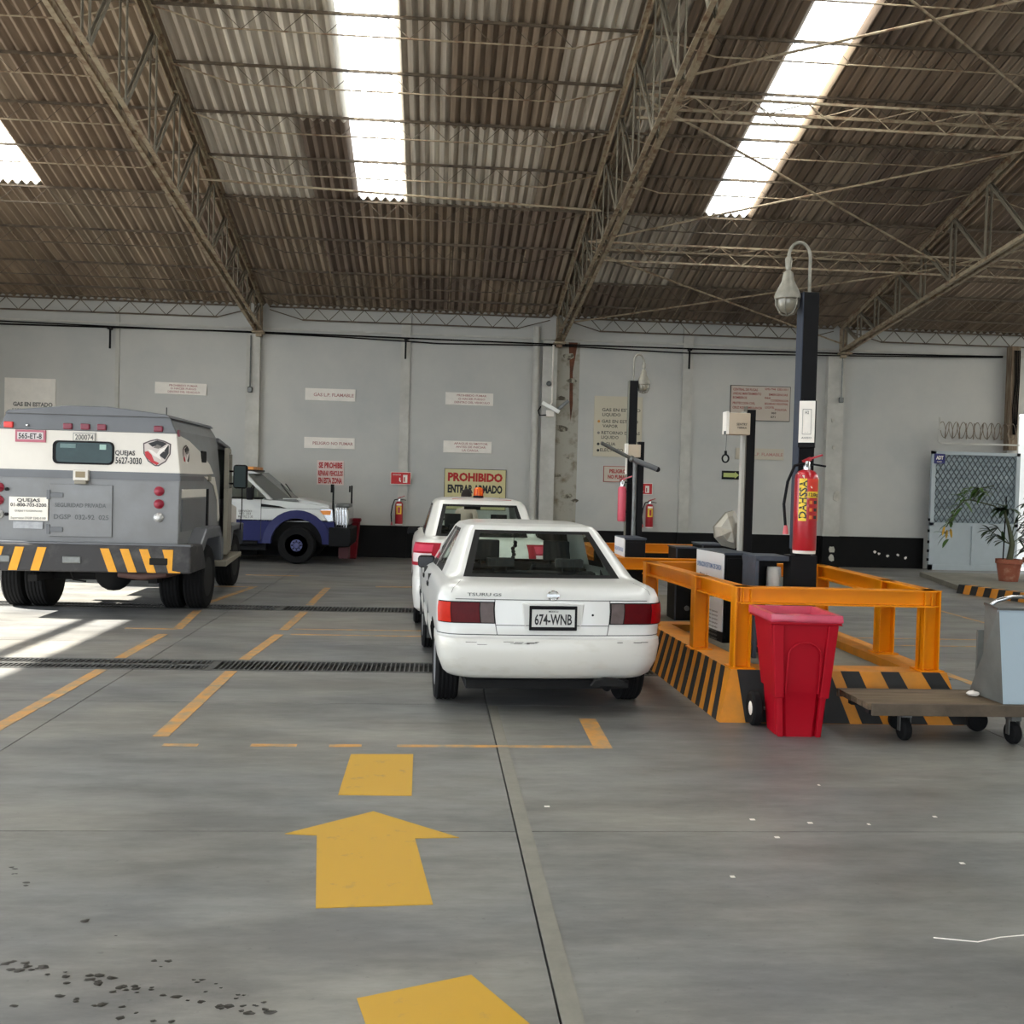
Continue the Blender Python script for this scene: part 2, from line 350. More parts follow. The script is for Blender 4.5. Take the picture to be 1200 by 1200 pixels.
# ---- roof sheets
def roof_mat():
    m = bpy.data.materials.new('corrugated fibre cement'); m.use_nodes = True; nt = m.node_tree; N = nt.nodes; L = nt.links
    b = N['Principled BSDF']; b.inputs['Roughness'].default_value = .85
    oi = N.new('ShaderNodeObjectInfo'); g = N.new('ShaderNodeNewGeometry')
    mp = N.new('ShaderNodeMapping'); mp.inputs['Scale'].default_value = (9, .35, .35); L.new(g.outputs['Position'], mp.inputs[0])
    n = N.new('ShaderNodeTexNoise'); n.inputs['Scale'].default_value = 1.3; n.inputs['Detail'].default_value = 7; L.new(mp.outputs[0], n.inputs['Vector'])
    r = N.new('ShaderNodeValToRGB'); r.color_ramp.elements[0].position = .3; r.color_ramp.elements[1].position = .72
    r.color_ramp.elements[0].color = (.55, .5, .45, 1); r.color_ramp.elements[1].color = (1.25, 1.22, 1.15, 1); L.new(n.outputs['Fac'], r.inputs[0])
    x = N.new('ShaderNodeMix'); x.data_type = 'RGBA'; x.blend_type = 'MULTIPLY'; x.inputs[0].default_value = 1
    L.new(oi.outputs['Color'], x.inputs[6]); L.new(r.outputs[0], x.inputs[7]); L.new(x.outputs[2], b.inputs['Base Color'])
    return m
M_sheet = roof_mat()
def skylight_mat():
    m = bpy.data.materials.new('translucent fibreglass sheet'); m.use_nodes = True; nt = m.node_tree; N = nt.nodes; L = nt.links
    N.remove(N['Principled BSDF'])
    t = N.new('ShaderNodeBsdfTranslucent'); t.inputs[0].default_value = (.97, .97, .93, 1)
    p = N.new('ShaderNodeBsdfTransparent'); p.inputs[0].default_value = (.95, .97, .95, 1)
    mx = N.new('ShaderNodeMixShader'); mx.inputs[0].default_value = .02
    L.new(t.outputs[0], mx.inputs[1]); L.new(p.outputs[0], mx.inputs[2]); L.new(mx.outputs[0], N['Material Output'].inputs[0])
    return m
M_sky = skylight_mat()
ceiling = struct('ceiling')
CW = .765; X0 = -1.45
rows_y = [(22.75, 20.85), (20.97, 18.05), (18.17, 15.75), (15.87, 13.45), (13.57, 11.1), (11.2, 9.0)]
def sheet_mesh(y0, y1, wdt=CW, per=5, amp=.036, lift=0):
    mb = MB(); n = per*6; rws = []
    for y in (y0, y1):
        dz = 0 if y == y0 else 0
        rws.append([(i*wdt/n, y, RZ(y)+amp*math.cos(2*PI*per*i/n)+lift+(.0 if y == y0 else .014)) for i in range(n+1)])
    low = [(p[0], p[1], p[2]+.012) for p in rws[0]]
    mb.grid(rws); mb.grid([low, rws[0]])
    return mb.mesh('roof_sheet', M_sheet, 60, fix=False)
sheet_me = [sheet_mesh(a, b, lift=-.012) for a, b in rows_y]
sky_me = [sheet_mesh(a, b, lift=-.012) for a, b in rows_y]
for me in sky_me: me.materials.clear(); me.materials.append(M_sky)
browns = [tuple(q*1.5 for q in p) for p in [(.175, .135, .10), (.15, .115, .087), (.205, .165, .128), (.13, .10, .08), (.19, .155, .12), (.165, .128, .096)]]
greys = [(.52, .485, .43), (.46, .42, .37), (.58, .55, .50)]
kmin, kmax = -12, 21
for ri, (a, b) in enumerate(rows_y):
    for k in range(kmin, kmax+1):
        x = X0+k*CW
        if ri > 1 and k % 8 == 0 and k < 12:
            o = link('skylight_sheet', sky_me[ri], ceiling); o.location = (x, 0, 0); continue
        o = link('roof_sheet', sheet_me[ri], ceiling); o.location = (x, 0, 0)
        c = rnd.choice(browns)
        if -3 <= k <= 5:
            lightset = {1: [], 2: [-2, 1, 2, 3], 3: [-3, -2, -1, 1, 4, 5], 4: [-2, -1, 4, 2, 5, 1], 5: [1, 2, -1, 3, 5]}.get(ri, [])
            if k in lightset: c = rnd.choice(greys)
        if ri == 1 and k in (7, 6): c = greys[1]
        if ri == 2 and k == -3: c = greys[2]
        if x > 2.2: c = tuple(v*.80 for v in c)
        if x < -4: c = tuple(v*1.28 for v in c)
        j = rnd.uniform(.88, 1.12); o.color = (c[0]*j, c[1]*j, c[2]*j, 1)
# far side of the ridge (out of frame): skylight strips continue
for k in (-8, 0, 8):
    x = X0+k*CW; mb = MB(); mb.grid([[(x+i*CW/2, y, RZ(y)+.05) for i in range(3)] for y in (8.2, -1.0)])
    o = mb.build('skylight_sheet', M_sky, ceiling, fix=False)
wf = struct('wall_front'); MB().box(-10.5, 18, -4.7, -4.5, 3.6, 5.5).box(5.5, 18, -4.7, -4.5, 0, 3.6).build('header_wall', M_wall, wf)  # unseen wall added to cut light from the front and darken the right
# (out of frame)
mb = MB()
for k in range(kmin, kmax+1):
    segs = [(9, 8.2), (-1.0, -4.6)] if k in (-8, 0, 8) else [(9, -4.6)]
    for ya, yb in segs: mb.grid([[(X0+k*CW+i*CW/6, y, RZ(y)+.02*math.cos(i*PI/3)) for i in range(7)] for y in (ya, yb)])
o = mb.build('roof_sheet', M_sheet, ceiling, fix=False); o.color = (.16, .125, .095, 1); o['kind'] = 'stuff'

# ---- purlins: light open-web joists
M_truss = mat('aged cream truss paint', C(158, 144, 120), .7, var=1, scale=7, col2=C(112, 84, 62), thresh=(.45, .66))
M_web = mat('olive grey web steel', C(128, 120, 104), .7, var=.3, scale=6)
M_purl = mat('dark purlin steel', C(112, 98, 80), .7, var=1, scale=5, col2=C(58, 48, 40))
PY = [21.95, 20.85, 19.5, 18.1, 16.87, 15.74, 14.64, 13.52, 12.4, 11.25, 10.1]
def purlin(y, xa, xb):
    z = RZ(y)-.055; zb = z-.27 if y < 21.9 else z-.2
    pu = MB(); pu.bar((xa+.05, y, z), (xb-.05, y, z), .034, .034); p = pu.build('purlin', M_purl, ceiling)
    k = .95 if y < 21.9 else .5
    MB().tube([(xa+.08, y, z-.03), (xa+k, y, zb), (xb-k, y, zb), (xb-.08, y, z-.03)], .011, 6).build('bottom_rod', M_purl if y > 17 else M_truss, p)
    lz = MB(); n = 17; L_ = (xb-xa-2*k)
    pts = [(xa+k+L_*i/n, y, zb if i % 2 else z-.02) for i in range(n+1)]
    for i in range(n): lz.bar(pts[i], pts[i+1], .007)
    o = lz.build('lacing', M_purl, p, fix=False); o['kind'] = 'stuff'
for i in range(4):
    for y in PY: purlin(y, TX[i], TX[i+1])
# sag rods
for x in (-7.9, -6.2, -5.2, -4.9, -2.2, -1.0, .2, 4.2, 5.1, -3.0+4.6):
    MB().tube([(x, 22.3, RZ(22.3)-.09), (x, 19.5, RZ(19.5)-.09)], .012, 5).build('sag_rod', M_truss, ceiling)

# ---- trusses
def truss(X):
    t = link('truss', None, ceiling)
    def zt(y): return RZ(y)-.13
    def zb(y): return 4.86+.122*(22.35-y) if y >= 9 else 4.86+.122*(22.35-9)-.122*(9-y)
    g = .045
    for nm, fz, hh in (('top_chord', zt, .09), ('bottom_chord', zb, .09)):
        for ya, yb in ((22.4, 9), (9, -4.5)):
            mb = MB()
            for s in (-g, g):
                mb.bar((X+s, ya, fz(ya)), (X+s, yb, fz(yb)), .012, hh).bar((X+s*1.55, ya, fz(ya)+hh/2*(1 if nm[0] == 't' else -1)), (X+s*1.55, yb, fz(yb)+hh/2*(1 if nm[0] == 't' else -1)), .06, .012)
            n = int(abs(ya-yb)/.9)
            for i in range(n):
                y = ya+(yb-ya)*(i+.5)/n; mb.box(X-g, X+g, y-.06, y+.06, fz(y)-.01, fz(y)+.01)
            mb.build(nm, M_truss, t)
    for s in (-1, 1):
        ys = [22.3, 21.55, 20.7, 19.75, 18.7, 17.6, 16.45, 15.25, 14.0, 12.7, 11.4, 10.1]
        if s < 0: ys = [18-y for y in ys]
        for i, y in enumerate(ys):
            for q in (-.05, .05): pass
            MB().bar((X-.04, y, zb(y)), (X-.04, y, zt(y)), .065, .012, (1, 0, 0)).bar((X+.04, y, zb(y)), (X+.04, y, zt(y)), .065, .012, (1, 0, 0)).build('web_post', M_web, t)
            if i < len(ys)-1:
                y2 = ys[i+1]
                MB().bar((X-.02, y2, zb(y2)), (X-.02, y, zt(y)), .012, .055, (0, 0, 1)).bar((X+.03, y2, zb(y2)), (X+.03, y, zt(y)), .012, .055, (0, 0, 1)).build('web_diagonal', M_web, t)
    mb = MB().box(X-.12, X+.12, WY-.45, WY-.1, 4.76, 4.80).bar((X, WY-.2, 4.7), (X, WY-.2, 5.35), .12, .16); mb.build('bearing_plate', M_truss, t)
for X in TX: truss(X)
# longitudinal lattice girders in the right-hand bays
def girder(y, zc, xa, xb, dy=.45):
    g = MB()
    for oy, oz in ((0, 0), (dy, -.02), (0, -.32)):
        g.bar((xa, y+oy, zc+oz), (xb, y+oy, zc+oz), .032, .032)
    gi = g.build('lattice_girder', M_truss, ceiling)
    lz = MB(); n = 16
    for i in range(n):
        a = xa+(xb-xa)*i/n; b = xa+(xb-xa)*(i+1)/n
        lz.bar((a, y+(dy if i % 2 else 0), zc), (b, y+(0 if i % 2 else dy), zc), .012)
        lz.bar((a, y, zc-(.32 if i % 2 else 0)), (b, y, zc-(0 if i % 2 else .32)), .012)
    lz.build('lacing', M_truss, gi, fix=False)
girder(14.0, 7.05, 2.62, 9.02); girder(18.3, 6.05, 2.62, 9.02); girder(14.0, 7.05, 9.02, 15.4); girder(18.3, 6.05, 9.02, 15.4)
# wind braces and cross rods
for p, q in [((2.7, 18.5, 6.1), (9.0, 14.6, 6.9)), ((2.7, 22.2, 5.2), (9.0, 18.5, 5.85)), ((2.7, 14.2, 7.1), (9.0, 18.2, 5.95)), ((2.7, 18.4, 5.9), (8.95, 22.3, 5.0)),
             ((2.7, 14.1, 7.2), (9.0, 11.0, 7.9)), ((4.6, 11.5, 7.8), (9.0, 14.3, 7.0)), ((-3.85, 16.6, 6.35), (2.6, 16.8, 6.2)), ((9.02, 14.6, 6.9), (15.4, 18.3, 5.9)), ((9.02, 18.5, 5.85), (15.4, 14.3, 7.0))]:
    MB().tube([p, q], .018, 6).build('brace_rod', M_truss, ceiling)

# eave lattice along the head of the wall
for i in range(4):
    xa, xb = TX[i]+.2, TX[i+1]-.2
    mb = MB().bar((xa, WY-.12, 5.36), (xb, WY-.12, 5.36), .03).bar((xa+.7, WY-.12, 5.1), (xb-.7, WY-.12, 5.1), .03).bar((xa, WY-.12, 5.3), (xa+.7, WY-.12, 5.1), .02).bar((xb, WY-.12, 5.3), (xb-.7, WY-.12, 5.1), .02)
    g = mb.build('eave_joist', M_purl, ceiling)
    lz = MB(); n = 20; pts = [(xa+.5+(xb-xa-1)*j/n, WY-.12, 5.1 if j % 2 else 5.36) for j in range(n+1)]
    for j in range(n): lz.bar(pts[j], pts[j+1], .014)
    lz.build('lacing', M_purl, g, fix=False)
# ------------------------------------------------------------------ saloon cars from stacked plan outlines
M_carw = mat('white car paint', C(212, 212, 208), .3, var=.03, scale=3, coat=.5)
M_carw2 = mat('white car paint with dust', C(212, 211, 206), .3, var=.05, scale=4, coat=.5)
M_bump = mat('scuffed white bumper', C(208, 206, 198), .35, var=1, scale=3.2, col2=C(196, 192, 180), thresh=(.55, .75), coat=.3, stretch=(1, 1, 3))
M_seal = mat('window rubber', C(10, 10, 11), .6, spec=.2)
M_glass = glass_mat('car glass', C(240, 250, 244), .98)
M_tire = mat('tyre rubber', C(20, 20, 21), .9, var=.3, scale=18, bump=.1, spec=.2)
M_rim = mat('dull steel rim', C(150, 152, 155), .4, .6)
M_cabin = mat('dark cabin trim', C(34, 34, 36), .8, var=.3, scale=8)
M_seat = mat('grey seat cloth', C(34, 35, 38), .9, var=.3, scale=14)
M_arch = mat('wheel arch black', C(14, 14, 14), .95)
M_lred = mat('red lamp lens', C(150, 10, 16), .3, spec=.1, var=.35, scale=12)
M_ldark = mat('dark red lamp lens', C(84, 6, 12), .3, spec=.1, var=.3, scale=12)
M_lclear = mat('clear lamp lens', C(104, 92, 90), .3, spec=.1, var=.3, scale=14)
M_lor = mat('orange red lamp lens', C(200, 40, 18), .3, spec=.1, var=.3, scale=12)
M_seam = mat('shut line', C(52, 52, 52), .8)

class Car:
    def __init__(s, low, green): s.low = low; s.green = green; s.ns = 22
    def pt(s, a, lv):
        z, y0, y1, w, cr, cf, bow, fb = lv[:8]; sg = 1 if a >= 0 else -1; a = abs(a)
        yb = y0+bow*((w-cr)/w)**2; yf = y1-fb*((w-cf)/w)**2
        if a <= 1: x = (w-cr)*a; y = y0+bow*(x/w)**2
        elif a <= 2: t = (a-1)*PI/2; x = w-cr+cr*math.sin(t); y = yb+cr*(1-math.cos(t))
        elif a <= 3:
            t = a-2; y = (yb+cr)+(yf-cf-yb-cr)*t; x = w+.012*math.sin(PI*t)
        elif a <= 4: t = (a-3)*PI/2; x = w-cf+cf*math.cos(t); y = yf-cf+cf*math.sin(t)
        else: x = (w-cf)*(5-a); y = y1-fb*(x/w)**2
        zz = z(y) if callable(z) else z
        return Vector((sg*x, y, zz))
    def svals(s):
        v = [i/10 for i in range(0, 10)]+[1+i/7 for i in range(7)]+[2+i/26 for i in range(26)]+[3+i/6 for i in range(6)]+[4+i/5 for i in range(6)]
        return [-x for x in v[:0:-1]][1:]+v     # closed ring, last = +5 joins to first
    def lvi(s, L, k):
        i = min(int(k), len(L)-2); t = k-i; a, b = L[i], L[i+1]; q = []
        for p, r in zip(a, b):
            if callable(p) or callable(r):
                f = p if callable(p) else (lambda y, p=p: p); g = r if callable(r) else (lambda y, r=r: r)
                q.append(lambda y, f=f, g=g, t=t: f(y)*(1-t)+g(y)*t)
            else: q.append(p*(1-t)+r*t)
        return q
    def patch(s, mb, L, k0, k1, a0, a1, off=.006, nk=3, na=12, th=0):
        """surface patch following the body between levels k0..k1 and ring positions a0..a1, pushed out by off"""
        rows_ = []
        for i in range(nk+1):
            lv = s.lvi(L, k0+(k1-k0)*i/nk); r = []
            for j in range(na+1):
                a = a0+(a1-a0)*j/na; p = s.pt(a, lv); d = (s.pt(a+.01, lv)-s.pt(a-.01, lv)); nrm = Vector((d.y, -d.x, 0)).normalized()
                if a < 0 and False: nrm = -nrm
                c = Vector((0, (lv[1]+lv[2])/2, p.z)); 
                if nrm.dot(p-c) < 0: nrm = -nrm
                r.append(p+nrm*off)
            rows_.append(r)
        mb.grid(rows_)
        return mb
    def zlev(s, L, z):
        for i in range(len(L)-1):
            a = L[i][0]; b = L[i+1][0]
            if callable(a): a = a(0)
            if callable(b): b = b(0)
            if a <= z <= b and b > a: return i+(z-a)/(b-a)
        return len(L)-1
    def body(s, glass_u, pillars, gsub=14, inset=.10, paint=M_carw, bumper_top=None, ground=(0, 0)):
        """returns closed mesh with material slots: 0 paint, 1 glass, 2 seal, 3 arch, 4 bumper"""
        S = s.svals(); n = len(S); vs = []; fs = []; ms = []
        L = list(s.low)+[s.lvi(s.green, i/gsub) for i in range(gsub*(len(s.green)-1)+1)]
        nl = len(s.low); ng = len(L)-nl
        for lv in L:
            for a in S: vs.append(s.pt(a, lv))
        def zz(v): return v
        for k in range(len(L)-1):
            for j in range(n):
                j2 = (j+1) % n
                fs.append((k*n+j, k*n+j2, (k+1)*n+j2, (k+1)*n+j))
                m = 0
                if k >= nl:
                    v0 = (k-nl)/gsub; am = abs((S[j]+S[j2])/2) if j2 else 5.0
                    if (k-nl) < gsub:       # the glasshouse band
                        fr = (k-nl+.5)/gsub
                        if am < 1:      # rear
                            if .02 < fr < .97 and am < glass_u: m = 1 if (.05 < fr < .96 and am < glass_u-.035) else 2
                        elif 2 < am < 3:
                            t = am-2
                            for p0, p1 in pillars:
                                if p0 < t < p1 and .02 < fr < .97:
                                    m = 1 if (p0+.03 < t < p1-.03 and .12 < fr < .9) else 2
                        elif am > 4 or am > 3.9: m = 1 if .05 < fr < .93 else 2
                else:
                    zt = s.low[min(k+1, nl-1)][0]
                    if bumper_top and not callable(zt) and zt <= bumper_top: m = 4
                ms.append(m)
        fs.append(tuple(reversed(range(n)))); ms.append(3)
        top = (len(L)-1)*n; c = len(vs); p = sum((Vector(vs[top+i]) for i in range(n)), Vector())/n; p.z += .006; vs.append(p)
        for j in range(n): fs.append((top+j, top+(j+1) % n, c)); ms.append(0)
        return vs, fs, ms

def wheel(parent, x, y, r, wd, side, rim_m=M_rim, hub_dark=False):
    """one wheel; side = +1/-1 says which way the rim faces"""
    w2 = wd/2; mb = MB(); g = []
    prof = [(r*.62, -w2*.9), (r*.80, -w2), (r*.93, -w2*.96), (r*.985, -w2*.78)]
    for i in range(9):
        t = -.7+1.4*i/8; q = r if i % 2 == 0 else r-.006
        prof += [(q, (t-.055)*w2), (q, (t+.055)*w2)]
    prof += [(r*.985, w2*.78), (r*.93, w2*.96), (r*.80, w2), (r*.62, w2*.9)]
    mb.lathe(prof, (0, 0, 0), 36, 'x'); mb.f = mb.f[:]
    t = mb.build('wheel', M_tire, parent, 35); t.location = (x, y, r)
    q = w2*side
    MB().lathe([(r*.62, q*.92), (r*.60, q*.6), (r*.5, q*.45), (r*.30, q*.55), (r*.2, q*.75), (r*.001, q*.78)], (0, 0, 0), 28, 'x').build('rim', rim_m, t, 35)
    h = MB()
    for i in range(8): a = i*PI/4; h.ball((q*.62, r*.40*math.cos(a), r*.40*math.sin(a)), r*.045, 6)
    o = h.build('rim_holes', M_black, t, 50, fix=False); o['kind'] = 'stuff'
    return t

def split_body(vs, fs, ms, parent, mats, arches, names):
    me = bpy.data.meshes.new('car_body'); me.from_pydata([tuple(v) for v in vs], [], fs)
    for m in mats: me.materials.append(m)
    me.polygons.foreach_set('material_index', ms)
    bm = bmesh.new(); bm.from_mesh(me); bmesh.ops.remove_doubles(bm, verts=bm.verts, dist=1e-5); bmesh.ops.recalc_face_normals(bm, faces=bm.faces); bm.to_mesh(me); bm.free()
    o = link('car_body', me)
    cut = MB()
    for (x0, x1, y, z, r) in arches: cut.lathe([(r, x0), (r, x1)], (0, y, z), 40, 'x')
    cm = cut.mesh('cutter', [M_arch]); 
    for m in mats[1:]: cm.materials.append(m)
    co = link('cutter', cm); 
    cm.materials.clear(); [cm.materials.append(m) for m in mats]; cm.polygons.foreach_set('material_index', [3]*len(cm.polygons))
    md = o.modifiers.new('b', 'BOOLEAN'); md.operation = 'DIFFERENCE'; md.object = co; md.solver = 'EXACT'; md.material_mode = 'INDEX'
    ev = bpy.data.meshes.new_from_object(o.evaluated_get(bpy.context.evaluated_depsgraph_get()))
    bpy.data.objects.remove(o); bpy.data.objects.remove(co)
    out = {}
    for mi, nm in names.items():
        vi = {}; V = []; F = []
        for p in ev.polygons:
            if p.material_index == mi:
                f = []
                for v in p.vertices:
                    if v not in vi: vi[v] = len(V); V.append(tuple(ev.vertices[v].co))
                    f.append(vi[v])
                F.append(f)
        if not F: continue
        # split loose islands of glass into separate panes
        if nm == 'window_pane':
            par = list(range(len(V)))
            def fnd(a):
                while par[a] != a: par[a] = par[par[a]]; a = par[a]
                return a
            for f in F:
                for v in f[1:]: par[fnd(v)] = fnd(f[0])
            groups = {}
            for f in F: groups.setdefault(fnd(f[0]), []).append(f)
            for g in groups.values():
                b = MB(); b.v = V; b.f = [tuple(f) for f in g]; b.m = [0]*len(g)
                mm = b.mesh(nm, mats[mi], 50); bmx = bmesh.new(); bmx.from_mesh(mm)
                bmesh.ops.delete(bmx, geom=[v for v in bmx.verts if not v.link_faces], context='VERTS'); bmx.to_mesh(mm); bmx.free()
                link(nm, mm, parent)
        else:
            b = MB(); b.v = V; b.f = [tuple(f) for f in F]; b.m = [0]*len(F); out[nm] = b.build(nm, mats[mi], parent, 38, fix=False)
    return out

def cabin(t, w, ys, zb, ztop, wheel_x=-.35, head=True):
    """seats, parcel shelf, steering wheel seen through the glass"""
    MB().box(-w, w, ys[0]-.3, ys[0]+.18, zb-.06, zb-.035).build('parcel_shelf', M_cabin, t)
    MB().box(-w, w, ys[3], ys[3]+.5, zb-.2, zb-.01).build('dashboard', M_cabin, t)
    MB().box(-w-.04, w+.04, ys[0]-.35, ys[3]+.5, .28, .32).build('cabin_floor', M_cabin, t)
    def seat(x, y, ww, hr):
        s = MB().hexa([(x-ww, y, .45), (x+ww, y, .45), (x+ww, y+.14, .45), (x-ww, y+.14, .45), (x-ww*.9, y-.16, ztop), (x+ww*.9, y-.16, ztop), (x+ww*.9, y-.06, ztop), (x-ww*.9, y-.06, ztop)])
        s.box(x-ww, x+ww, y, y+.5, .34, .52)
        o = s.build('seat', M_seat, t, bevel=.04)
        for h in hr:
            q = MB().box(h-.11, h+.11, y-.2, y-.10, ztop+.03, ztop+(.10 if ww > .4 else .2)).box(h-.06, h-.045, y-.16, y-.145, ztop-.02, ztop+.06).box(h+.045, h+.06, y-.16, y-.145, ztop-.02, ztop+.06)
            q.build('headrest', M_seat, o, bevel=.035)
    seat(0, ys[1], w*.92, [-w*.45, w*.45] if head else []); seat(-w*.5, ys[2], .24, [-w*.5]); seat(w*.5, ys[2], .24, [w*.5])
    r = MB(); c = Vector((-w*.5, ys[3]-.12, zb+.03)); pts = [c+Vector((.185*math.cos(a*2*PI/18), -.06*math.sin(a*2*PI/18), .17*math.sin(a*2*PI/18))) for a in range(18)]
    r.tube(pts, .014, 6, closed=True); r.bar(c, c+Vector((0, .2, -.1)), .05); r.bar(c-Vector((.17, 0, 0)), c+Vector((.17, 0, 0)), .03); r.build('steering_wheel', M_black, t, 40)
    MB().box(-.12, .12, ys[3]-.05-.35, ys[3]-.02-.35, ztop+.24, ztop+.30).build('rear_view_mirror', M_black, t)

# ---- white 1990s saloon in front
def deckz(y): return .928-.045*max(0, min(1, (y-1.5)/1.5)) if y < 3.0 else .883-.15*min(1, (y-3.0)/1.0)
low = [(.262, .16, 3.9, .69, .25, .3, .03, .12), (.278, .07, 3.97, .735, .24, .3, .05, .12), (.31, .03, 3.99, .765, .22, .3, .05, .12), (.40, .0, 4.02, .80, .20, .3, .05, .12), (.52, .0, 4.02, .82, .20, .3, .05, .12),
       (.565, .012, 4.01, .818, .20, .3, .05, .12), (.575, .045, 3.99, .812, .19, .3, .05, .12), (.585, .052, 3.97, .815, .18, .3, .05, .12),
       (.68, .06, 3.97, .822, .16, .3, .05, .12), (.76, .066, 3.97, .824, .15, .3, .05, .12), (lambda y: .84 if y < 3.2 else .84-.13*min(1, (y-3.2)/1.0), .075, 3.96, .818, .15, .3, .05, .12),
       (lambda y: deckz(y)-.05, .085, 3.94, .805, .15, .3, .05, .12), (lambda y: deckz(y)-.018, .10, 3.92, .79, .15, .3, .055, .12), (lambda y: deckz(y)+.0, .135, 3.87, .765, .15, .28, .06, .12),
       (lambda y: deckz(y)+.018, .28, 3.6, .725, .15, .26, .07, .12)]
green = [(lambda y: .952-.055*max(0, min(1, (y-1.5)/1.4)), .56, 3.0, .735, .13, .12, .07, .20), (1.285, 1.14, 2.36, .562, .09, .12, .06, .12), (1.318, 1.19, 2.30, .53, .10, .12, .06, .12), (1.338, 1.27, 2.2, .45, .10, .12, .05, .1), (1.346, 1.45, 2.1, .28, .1, .1, .03, .1)]
car = thing('saloon_car', 'white older saloon car with square tail lights and scuffed bumper, nearest the camera', 'car', (.862, 7.18, 0), .052)
K = Car(low, green)
vs, fs, ms = K.body(.985, [(.14, .50), (.54, .86)], bumper_top=.566)
parts = split_body(vs, fs, ms, car, [M_carw, M_glass, M_seal, M_arch, M_bump],
                   [(-1, -.56, .72, .29, .34), (.56, 1, .72, .29, .34), (-1, -.56, 3.2, .29, .335), (.56, 1, 3.2, .29, .335)],
                   {0: 'body_shell', 1: 'window_pane', 2: 'window_seal', 3: 'wheel_arch', 4: 'bumper'})
for x, y, s in ((-.715, .72, -1), (.70, .72, 1), (-.71, 3.2, -1), (.70, 3.2, 1)): wheel(car, x, y, .285, .18, s)
MB().box(-.6, .6, .2, 4.0, .18, .24).build('underbody', M_arch, car)
cabin(car, .62, (.95, 1.15, 1.95, 2.95), .90, .97)
# lamps
zl = lambda z: K.zlev(low[:10]+[(.84,)+low[10][1:]], z)
Lw = low[:10]+[(.84,)+low[10][1:]]
def lamp(nm, z0, z1, a0, a1, m, par, off=.012, na=8):
    mb = MB(); K.patch(mb, Lw, zl(z0), zl(z1), a0, a1, off, 3, na); return mb.build(nm, m, par, 60)
for sg in (-1, 1):
    base = lamp('tail_light', .668, .822, sg*.62, sg*(1.72 if sg < 0 else 2.02), M_seal, car, .006, 16)
    lamp('clear_lens', .675, .815, sg*.635, sg*.775, M_lclear, base)
    lamp('dark_lens', .675, .815, sg*.785, sg*1.22, M_ldark, base)
    lamp('red_lens', .675, .815, sg*1.24, sg*(1.70 if sg < 0 else 2.0), M_lor if sg < 0 else M_lred, base)
# shut lines
def seam_h(z, a0, a1, th=.006): 
    mb = MB(); K.patch(mb, Lw, zl(z), zl(z+th), a0, a1, .0022, 1, 24); return mb
sm = seam_h(.835, -1.12, 1.12)
K.patch(sm, Lw, zl(.655), zl(.660), -.62, .62, .002, 1, 16)
K.patch(sm, Lw, zl(.586), zl(.592), -1.9, 1.9, .002, 1, 30)
for s_ in (-1, 1):
    K.patch(sm, Lw, zl(.588), zl(.835), s_*.62, s_*.628, .002, 6, 1)
    K.patch(sm, low, 11, 14, s_*1.30, s_*1.315, .002, 6, 1)
sm.build('shut_lines', M_seam, car, fix=False)
# plate recess, plate and characters
def rearY(x, z):
    lv = K.lvi(Lw, zl(z)); return lv[1]+lv[6]*(x/lv[3])**2
MB().prism([(-.225, .815), (.225, .815), (.205, .625), (-.205, .625)], rearY(0, .72)-.004, rearY(0, .72)+.02, 'y').build('plate_recess', mat('shaded white paint', C(206, 205, 200), .4), car, bevel=.006)
pf = MB(); y = rearY(0, .72)-.016
for a in [(-.172, .172, .775, .80), (-.172, .172, .625, .65), (-.172, -.155, .63, .79), (.155, .172, .63, .79)]: pf.box(a[0], a[1], y-.006, y+.012, a[2], a[3])
pf.build('plate_frame', M_black, car, bevel=.004)
pl = MB().box(-.157, .157, y-.002, y+.008, .65, .777).build('number_plate', mat('number plate', C(205, 205, 200), .5, var=.1), car)
text_obj([('674-WNB', 0, .668, .075, .27)], M_blackink, pl, (0, y-.004, 0))
text_obj([('MEXICO', .0, .755, .012, .07)], M_blackink, pl, (0, y-.004, 0))
# badge and script on the boot lid
def low12(x): 
    lv = K.lvi(low, 10.9); return K.pt(0, lv).y
bz = .872; by = K.pt(0, K.lvi(low, 10.72)).y-.008
bd = MB(); bd.tube([(.038*math.cos(a*PI/10), by, bz+.034*math.sin(a*PI/10)) for a in range(20)], .0055, 6, closed=True)
bd.box(-.045, .045, by-.006, by+.004, bz-.009, bz+.009); bd.build('round_badge', M_chrome, car, 40)
sc = text_obj([('TSURU', -.53, .862, .022, .17), ('GS', -.40, .862, .019, .06)], M_steel, car, (0, 0, 0), 0, 'badge_lettering')
sc.location = (0, by+.014, 0)
MB().lathe([(.001, 0), (.008, 0), (.008, .01)], (.29, rearY(.29, .735)-.006, .735), 10, 'y').build('boot_lock', M_black, car)
# scuffs on the bumper
sf = MB()
for i in range(15):
    x = rnd.choice([-1, 1])*rnd.uniform(.12, .72); z = rnd.uniform(.522, .548); l_ = rnd.uniform(.01, .09)
    a = x/(.628); 
    sf.box(x, x+l_, low[4][1]+.05*(x/.828)**2-.003+(.04 if abs(x) > .66 else 0), low[4][1]+.05*(x/.828)**2+.01+(.04 if abs(x) > .66 else 0), z, z+rnd.uniform(.0015, .004))
sf.build('bumper_scuffs', mat('dark scuff', C(96, 92, 86), .8), car, fix=False)
# exhaust and bumper notch
ex = MB().lathe([(.032, 0), (.032, .3), (.026, .3), (.026, .01)], (.40, .03, .225), 14, 'y'); ex.build('exhaust_pipe', M_dark, car, 40)
MB().prism([(.28, .235), (.31, .275), (.38, .292), (.47, .287), (.53, .262), (.55, .235)], .005, .05, 'y').build('exhaust_notch', M_arch, car)
